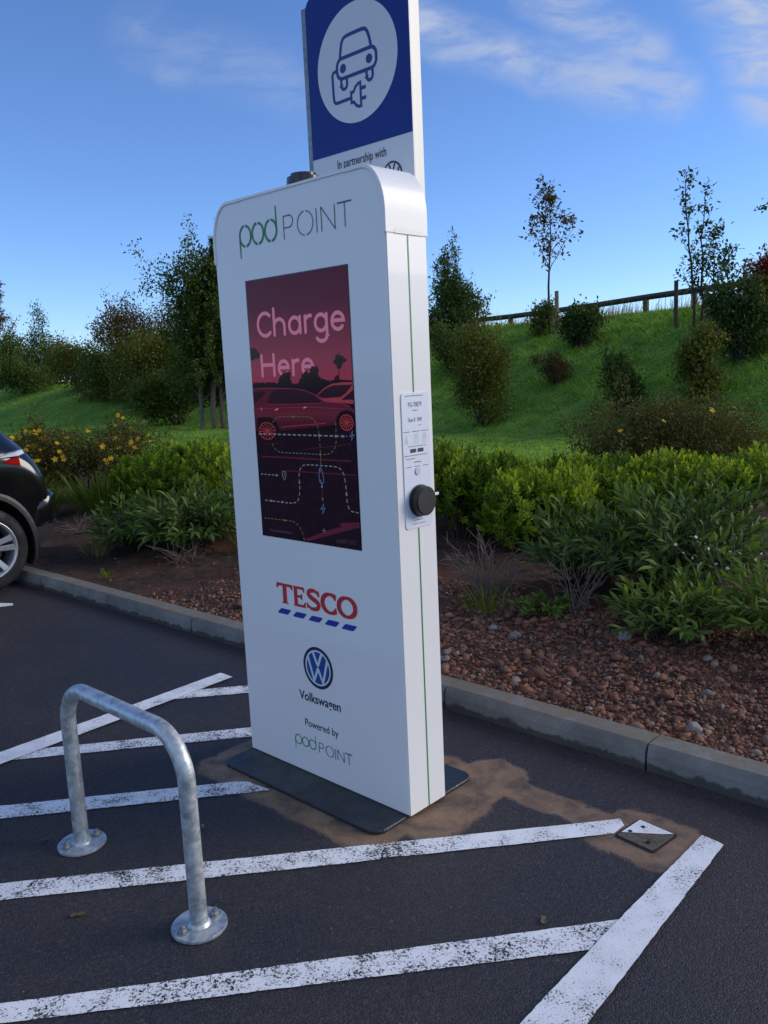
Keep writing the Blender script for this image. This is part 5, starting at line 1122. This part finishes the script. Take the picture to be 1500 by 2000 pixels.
# ------------------------------------------------------------------ rail fence and stakes
def build_fence():
    wood = plain('weathered_timber', (.060, .048, .036), .85, dirt=.5, dscale=12, bumpd=.006, bscale=60); pale = plain('fresh_stake_timber', (.21, .145, .08), .8, dirt=.4, dscale=14, bumpd=.004, bscale=60)
    P = [(-.8, 30.5, 2.76), (.3, 28.9, 2.77), (1.85, 26.71, 2.78), (2.87, 25.24, 2.80), (3.77, 23.96, 2.80), (4.65, 22.7, 2.82), (5.51, 21.48, 2.85), (6.36, 20.26, 2.90), (7.1, 19.2, 2.93), (7.9, 18.07, 2.96), (8.8, 16.8, 2.98), (9.7, 15.5, 3.0)]
    k = empty('rail_fence', (P[3][0], P[3][1], float(terr(P[3][0], P[3][1]))), label='low dark timber rail fence along the top of the bank', cat='fence'); o = Vector(k.location)
    for i, (x, y, z) in enumerate(P):
        zb = float(terr(x, y))-.3; bm = bmesh.new(); box(bm, -.055, .055, -.055, .055, zb, z-.045, .008, 1); bmesh.ops.rotate(bm, verts=bm.verts, cent=(0, 0, 0), matrix=Matrix.Rotation(YAW, 3, 'Z')); bmesh.ops.translate(bm, verts=bm.verts, vec=(x-o.x, y-o.y, -o.z))
        obj('post', bm, wood, k)
    for i in range(len(P)-1):
        a, b = Vector(P[i]), Vector(P[i+1]); d = b-a; bm = bmesh.new(); box(bm, .004, d.length-.004, -.052, .052, -.052, .052, .008, 1)
        bmesh.ops.rotate(bm, verts=bm.verts, cent=(0, 0, 0), matrix=Matrix.Rotation(R(45), 3, 'X'))
        q = d.to_track_quat('X', 'Z').to_matrix(); bmesh.ops.rotate(bm, verts=bm.verts, cent=(0, 0, 0), matrix=q); bmesh.ops.translate(bm, verts=bm.verts, vec=a-o); obj('rail', bm, wood, k)
    for (x, y, h, r, lab, m) in ((4.28, 20.32, 1.02, .05, 'short pale timber stake beside the thin young tree', pale), (6.17, 17.69, .95, .045, 'dark stake left of the multi stemmed tree', wood), (6.52, 16.99, .75, .045, 'stake right of the multi stemmed tree stems', pale)):
        bm = bmesh.new(); z = float(terr(x, y)); cyl(bm, (0, 0, -.2), (0, 0, 1), r, h+.2, 12, r*.95, .006); s = obj('tree_stake', bm, m, None, label=lab, cat='stake', group='stakes beside the young trees'); s.location = (x, y, z)
build_fence()

# ------------------------------------------------------------------ parked car (frame as the kiosk: Y to the rear)
def build_car():
    k = empty('parked_car', (*[float(v) for v in wld2(-4.072, .449)], 0), YAW, label='black hatchback reversed up to the kerb at the left edge', cat='car')
    paint_ = plain('black_car_paint', (.004, .004, .0045), .16, coat=.35, spec=.45); trim = plain('black_car_trim', (.004, .004, .0045), .45, bumpd=.0008, bscale=400); glass = plain('dark_car_glass', (.006, .007, .008), .04, coat=.5)
    WD = .875; cx = -WD                     # body centre line, flank at x = 0
    # stations along Y (0 = rear wheel centre): y, z bottom, half width at sill, at belt, belt z, roof half width, roof z
    S = [(-3.45, .34, .50, .55, .62, .45, .66), (-3.38, .27, .66, .70, .72, .60, .80), (-3.1, .22, .80, .83, .80, .70, .92), (-2.5, .21, .85, .865, .92, .74, 1.02), (-1.95, .21, .86, .875, .97, .72, 1.07), (-1.35, .21, .86, .875, .99, .60, 1.44), (-.9, .21, .86, .875, 1.0, .60, 1.54), (-.3, .22, .86, .875, 1.03, .60, 1.555), (-.05, .24, .865, .885, 1.05, .59, 1.535), (.12, .26, .865, .89, 1.04, .60, 1.42), (.24, .28, .86, .885, 1.02, .62, 1.29), (.33, .30, .855, .878, .99, .66, 1.145), (.42, .32, .85, .87, .92, .72, 1.06), (.475, .335, .84, .86, .82, .76, .935), (.51, .35, .83, .845, .74, .78, .83), (.53, .37, .80, .815, .68, .76, .76)]
    bm = bmesh.new(); rings = []
    for (y, z0, ws, wb, zb, wr, zr) in S:
        half = [(0, z0), (ws*.8, z0), (ws, z0+.05), (wb*.992, z0+(zb-z0)*.45), (wb, zb-.12), (wb*.985, zb), (wr+(wb-wr)*.35, zb+(zr-zb)*.55), (wr, zr-.035), (wr*.75, zr), (0, zr+.012)]
        pts = half+[(-a, b) for a, b in half[-2:0:-1]]
        rings.append([bm.verts.new((cx+a, y, b)) for a, b in pts])
    n = len(rings[0])
    for a, b in zip(rings, rings[1:]):
        for i in range(n): bm.faces.new((a[i], a[(i+1) % n], b[(i+1) % n], b[i]))
    bm.faces.new(rings[0][::-1]); bm.faces.new(rings[-1]); bmesh.ops.recalc_face_normals(bm, faces=bm.faces[:])
    bod = obj('body', bm, paint_, k, smooth=True); md = bod.modifiers.new('s', 'SUBSURF'); md.levels = md.render_levels = 2
    cut = []
    for wy in (0, -2.53):
        for xa, xb in ((-.30, .1), (-2*WD-.1, -2*WD+.30)):
            cb = bmesh.new(); q = [(wy+.348*math.cos(R(t)), .315+.398*math.sin(R(t))) for t in range(0, 360, 9)]
            va = [cb.verts.new((xa, y, z)) for y, z in q]; vb = [cb.verts.new((xb, y, z)) for y, z in q]; cb.faces.new(va); cb.faces.new(vb[::-1])
            for i in range(len(q)): cb.faces.new((va[i], vb[i], vb[(i+1) % len(q)], va[(i+1) % len(q)]))
            bmesh.ops.recalc_face_normals(cb, faces=cb.faces[:]); c_ = obj('cut', cb, paint_, k); cut.append(c_); mb = bod.modifiers.new('b', 'BOOLEAN'); mb.operation = 'DIFFERENCE'; mb.object = c_; mb.solver = 'EXACT'
    bpy.context.view_layer.update(); me_ = bpy.data.meshes.new_from_object(bod.evaluated_get(bpy.context.evaluated_depsgraph_get())); bod.modifiers.clear(); bod.data = me_; me_.name = 'body'; me_.set_sharp_from_angle(angle=R(40))
    for c_ in cut: bpy.data.objects.remove(c_)
    # bumper
    bm = bmesh.new(); pr = [(.33, .33), (.48, .335), (.60, .40), (.64, .47), (.655, .62), (.645, .685), (.56, .715), (.40, .73), (.34, .62), (.33, .45)]
    secs = []
    for j in range(13):
        f = -1+2*j/12; ww = (WD+.002)*f; yy = -.12*abs(f)**7; secs.append([bm.verts.new((cx+ww, a+yy*min(1, max(0, (a-.33)/.25)), b)) for a, b in pr])
    for a, b in zip(secs, secs[1:]):
        for i in range(len(pr)): bm.faces.new((a[i], a[(i+1) % len(pr)], b[(i+1) % len(pr)], b[i]))
    bm.faces.new(secs[0]); bm.faces.new(secs[-1][::-1]); bmesh.ops.recalc_face_normals(bm, faces=bm.faces[:])
    bp = obj('bumper', bm, paint_, k, smooth=True); md = bp.modifiers.new('s', 'SUBSURF'); md.levels = md.render_levels = 2
    # lower bumper trim
    bm = bmesh.new(); secs = []; pr2 = [(.33, .30), (.47, .315), (.615, .40), (.632, .45), (.33, .43)]
    for j in range(13):
        f = -1+2*j/12; yy = -.12*abs(f)**7; secs.append([bm.verts.new((cx+(WD+.006)*f, a+yy*min(1, max(0, (a-.33)/.25))+.004, b)) for a, b in pr2])
    for a, b in zip(secs, secs[1:]):
        for i in range(5): bm.faces.new((a[i], a[(i+1) % 5], b[(i+1) % 5], b[i]))
    bm.faces.new(secs[0]); bm.faces.new(secs[-1][::-1]); bmesh.ops.recalc_face_normals(bm, faces=bm.faces[:]); obj('bumper_trim', bm, trim, k)
    # arches: dark wells and flares, wheels
    rim_m = plain('silver_alloy', (.55, .56, .58), .3, metal=.75, dirt=.2, dscale=10); tyre_m = plain('tyre_rubber', (.018, .018, .019), .8, dirt=.4, dscale=12, bumpd=.002, bscale=120); dark = plain('wheel_well', (.004, .004, .004), .9)
    for side in (0, 1):
        for wy in (0, -2.53):
            X = lambda d: (.0-d) if side == 0 else (-2*WD+d)             # d = distance inwards from the flank
            sg = 1 if side == 0 else -1
            bm = bmesh.new(); a, b = X(.004), X(.285); q = [(wy+.344*math.cos(R(t)), .315+.394*math.sin(R(t))) for t in range(-24, 205, 8)]
            pr3 = [[bm.verts.new((x, y, z)) for y, z in q] for x in (a, b)]; bm.faces.new(pr3[1])
            for i in range(len(q)-1): bm.faces.new((pr3[0][i], pr3[0][i+1], pr3[1][i+1], pr3[1][i]))
            obj('wheel_well', bm, dark, k)
            bm = bmesh.new(); ra = []
            for t in range(-18, 199, 8):
                c, s_ = math.cos(R(t)), math.sin(R(t)); ra.append([bm.verts.new((X(0)+sg*dx, wy+rr*c*.90, max(.19, .315+rr*s_*1.04))) for rr, dx in ((.375, .004), (.380, .020), (.405, .018), (.428, .006), (.430, -.04), (.375, -.04))])
            for p, q2 in zip(ra, ra[1:]):
                for i in range(6): bm.faces.new((p[i], p[(i+1) % 6], q2[(i+1) % 6], q2[i]))
            bmesh.ops.recalc_face_normals(bm, faces=bm.faces[:]); obj('arch_trim', bm, trim, k, smooth=False)
            w = empty('wheel', (X(.118), wy, .318)); w.parent = k
            prof = [(-.10, .225), (-.105, .26), (-.10, .295), (-.08, .312), (-.03, .3175), (.03, .3175), (.08, .312), (.10, .295), (.105, .26), (.10, .232), (.09, .222)]
            n = 56; V = []; 
            for i in range(n):
                t = 2*math.pi*i/n; V += [(dx, r_*math.cos(t), r_*math.sin(t)) for dx, r_ in prof]
            m = len(prof); F = [(i*m+j, i*m+j+1, ((i+1) % n)*m+j+1, ((i+1) % n)*m+j) for i in range(n) for j in range(m-1)]
            link('tyre', np_mesh('tyre', np.array(V), [np.array(F)]), tyre_m, w, smooth=True)
            prof = [(.088, .2235), (.098, .226), (.100, .219), (.090, .207), (.02, .200), (-.06, .198)]; V = []
            for i in range(n):
                t = 2*math.pi*i/n; V += [(sg*dx, r_*math.cos(t), r_*math.sin(t)) for dx, r_ in prof]
            m = len(prof); F = [(i*m+j, i*m+j+1, ((i+1) % n)*m+j+1, ((i+1) % n)*m+j) for i in range(n) for j in range(m-1)]
            rm = link('rim', np_mesh('rim', np.array(V), [np.array(F)]), rim_m, w, smooth=True)
            bm = bmesh.new()
            for i in range(5):
                for o_ in (-1, 1):
                    t = R(72*i+9); b0 = bm.verts; pts = [(.03, o_*.010-.014), (.205, o_*.040-.024), (.205, o_*.040+.024), (.03, o_*.010+.014)]
                    fr = [bm.verts.new((sg*(.062+.026*(r_-.03)/.175), r_*math.cos(t)-h_*math.sin(t), r_*math.sin(t)+h_*math.cos(t))) for r_, h_ in pts]; bk = [bm.verts.new((v.co.x-sg*.03, v.co.y, v.co.z)) for v in fr]
                    bm.faces.new(fr); bm.faces.new(bk[::-1])
                    for j in range(4): bm.faces.new((fr[j], bk[j], bk[(j+1) % 4], fr[(j+1) % 4]))
            bmesh.ops.recalc_face_normals(bm, faces=bm.faces[:]); bmesh.ops.bevel(bm, geom=bm.edges[:], offset=.004, segments=1, affect='EDGES'); obj('spoke', bm, rim_m, rm)
            bm = bmesh.new(); cyl(bm, (sg*.05, 0, 0), (sg, 0, 0), .055, .022, 24, .03, .003); obj('hub_cap', bm, rim_m, rm)
            bm = bmesh.new(); cyl(bm, (-sg*.02, 0, 0), (sg, 0, 0), .15, .02, 32); obj('brake_disc', bm, plain('brake_disc', (.10, .09, .085), .5, metal=.5), rm)
    # boomerang tail lights at the rear corners
    red = plain('tail_light_red', (.35, .008, .010), .08, coat=1); clear = plain('tail_light_clear', (.55, .56, .60), .08, coat=1)
    for side in (0, 1):
        m_ = (lambda x: x) if side == 0 else (lambda x: -2*WD-x)
        bm = bmesh.new(); pts = [(.004, .16, .955), (-.004, .29, .915), (-.06, .352, .905), (-.20, .372, .93), (-.06, .345, .995), (.0, .28, .985)]
        fr = [bm.verts.new((m_(x+.012), y+.014, z)) for x, y, z in pts]; bk = [bm.verts.new((m_(x-.08), y-.06, z)) for x, y, z in pts]
        bm.faces.new(fr); bm.faces.new(bk[::-1])
        for j in range(6): bm.faces.new((fr[j], bk[j], bk[(j+1) % 6], fr[(j+1) % 6]))
        bmesh.ops.recalc_face_normals(bm, faces=bm.faces[:]); lt = obj('tail_light', bm, red, k)
        bm = bmesh.new(); pts = [(.0, .10, .985), (.004, .28, .992), (-.055, .35, 1.002), (-.055, .338, 1.03), (.0, .26, 1.02)]
        fr = [bm.verts.new((m_(x+.010), y+.012, z)) for x, y, z in pts]; bk = [bm.verts.new((m_(x-.06), y-.05, z)) for x, y, z in pts]; bm.faces.new(fr); bm.faces.new(bk[::-1])
        for j in range(5): bm.faces.new((fr[j], bk[j], bk[(j+1) % 5], fr[(j+1) % 5]))
        bmesh.ops.recalc_face_normals(bm, faces=bm.faces[:]); obj('lens', bm, clear, lt)
    # glass: side windows, windscreen and rear window lying just proud of the body
    def pane(name, pts, off):
        bm = bmesh.new(); o = Vector(off); fr = [bm.verts.new(Vector(p)+o) for p in pts]; bk = [bm.verts.new(Vector(p)-o) for p in pts]; bm.faces.new(fr); bm.faces.new(bk[::-1]); q = len(pts)
        for j in range(q): bm.faces.new((fr[j], bk[j], bk[(j+1) % q], fr[(j+1) % q]))
        bmesh.ops.recalc_face_normals(bm, faces=bm.faces[:]); obj(name, bm, glass, k)
    for sg, mx in ((1, lambda x: x), (-1, lambda x: -2*WD-x)):
        pane('side_window', [(mx(-.03), -1.65, 1.03), (mx(-.03), -.35, 1.07), (mx(-.235), -.35, 1.46), (mx(-.245), -1.15, 1.44)], (sg*.03, 0, .012))
    pane('rear_window', [(cx-.60, .30, 1.10), (cx+.60, .30, 1.10), (cx+.50, .12, 1.38), (cx-.50, .12, 1.38)], (0, .035, .012))
    pane('windscreen', [(cx-.66, -1.93, 1.08), (cx+.66, -1.93, 1.08), (cx+.55, -1.38, 1.42), (cx-.55, -1.38, 1.42)], (0, -.03, .03))
    bm = bmesh.new(); box(bm, cx-.25, cx+.25, .475, .488, .74, .85, .004, 1); obj('number_plate', bm, plain('number_plate_yellow', (.6, .48, .03), .4), k)
build_car()
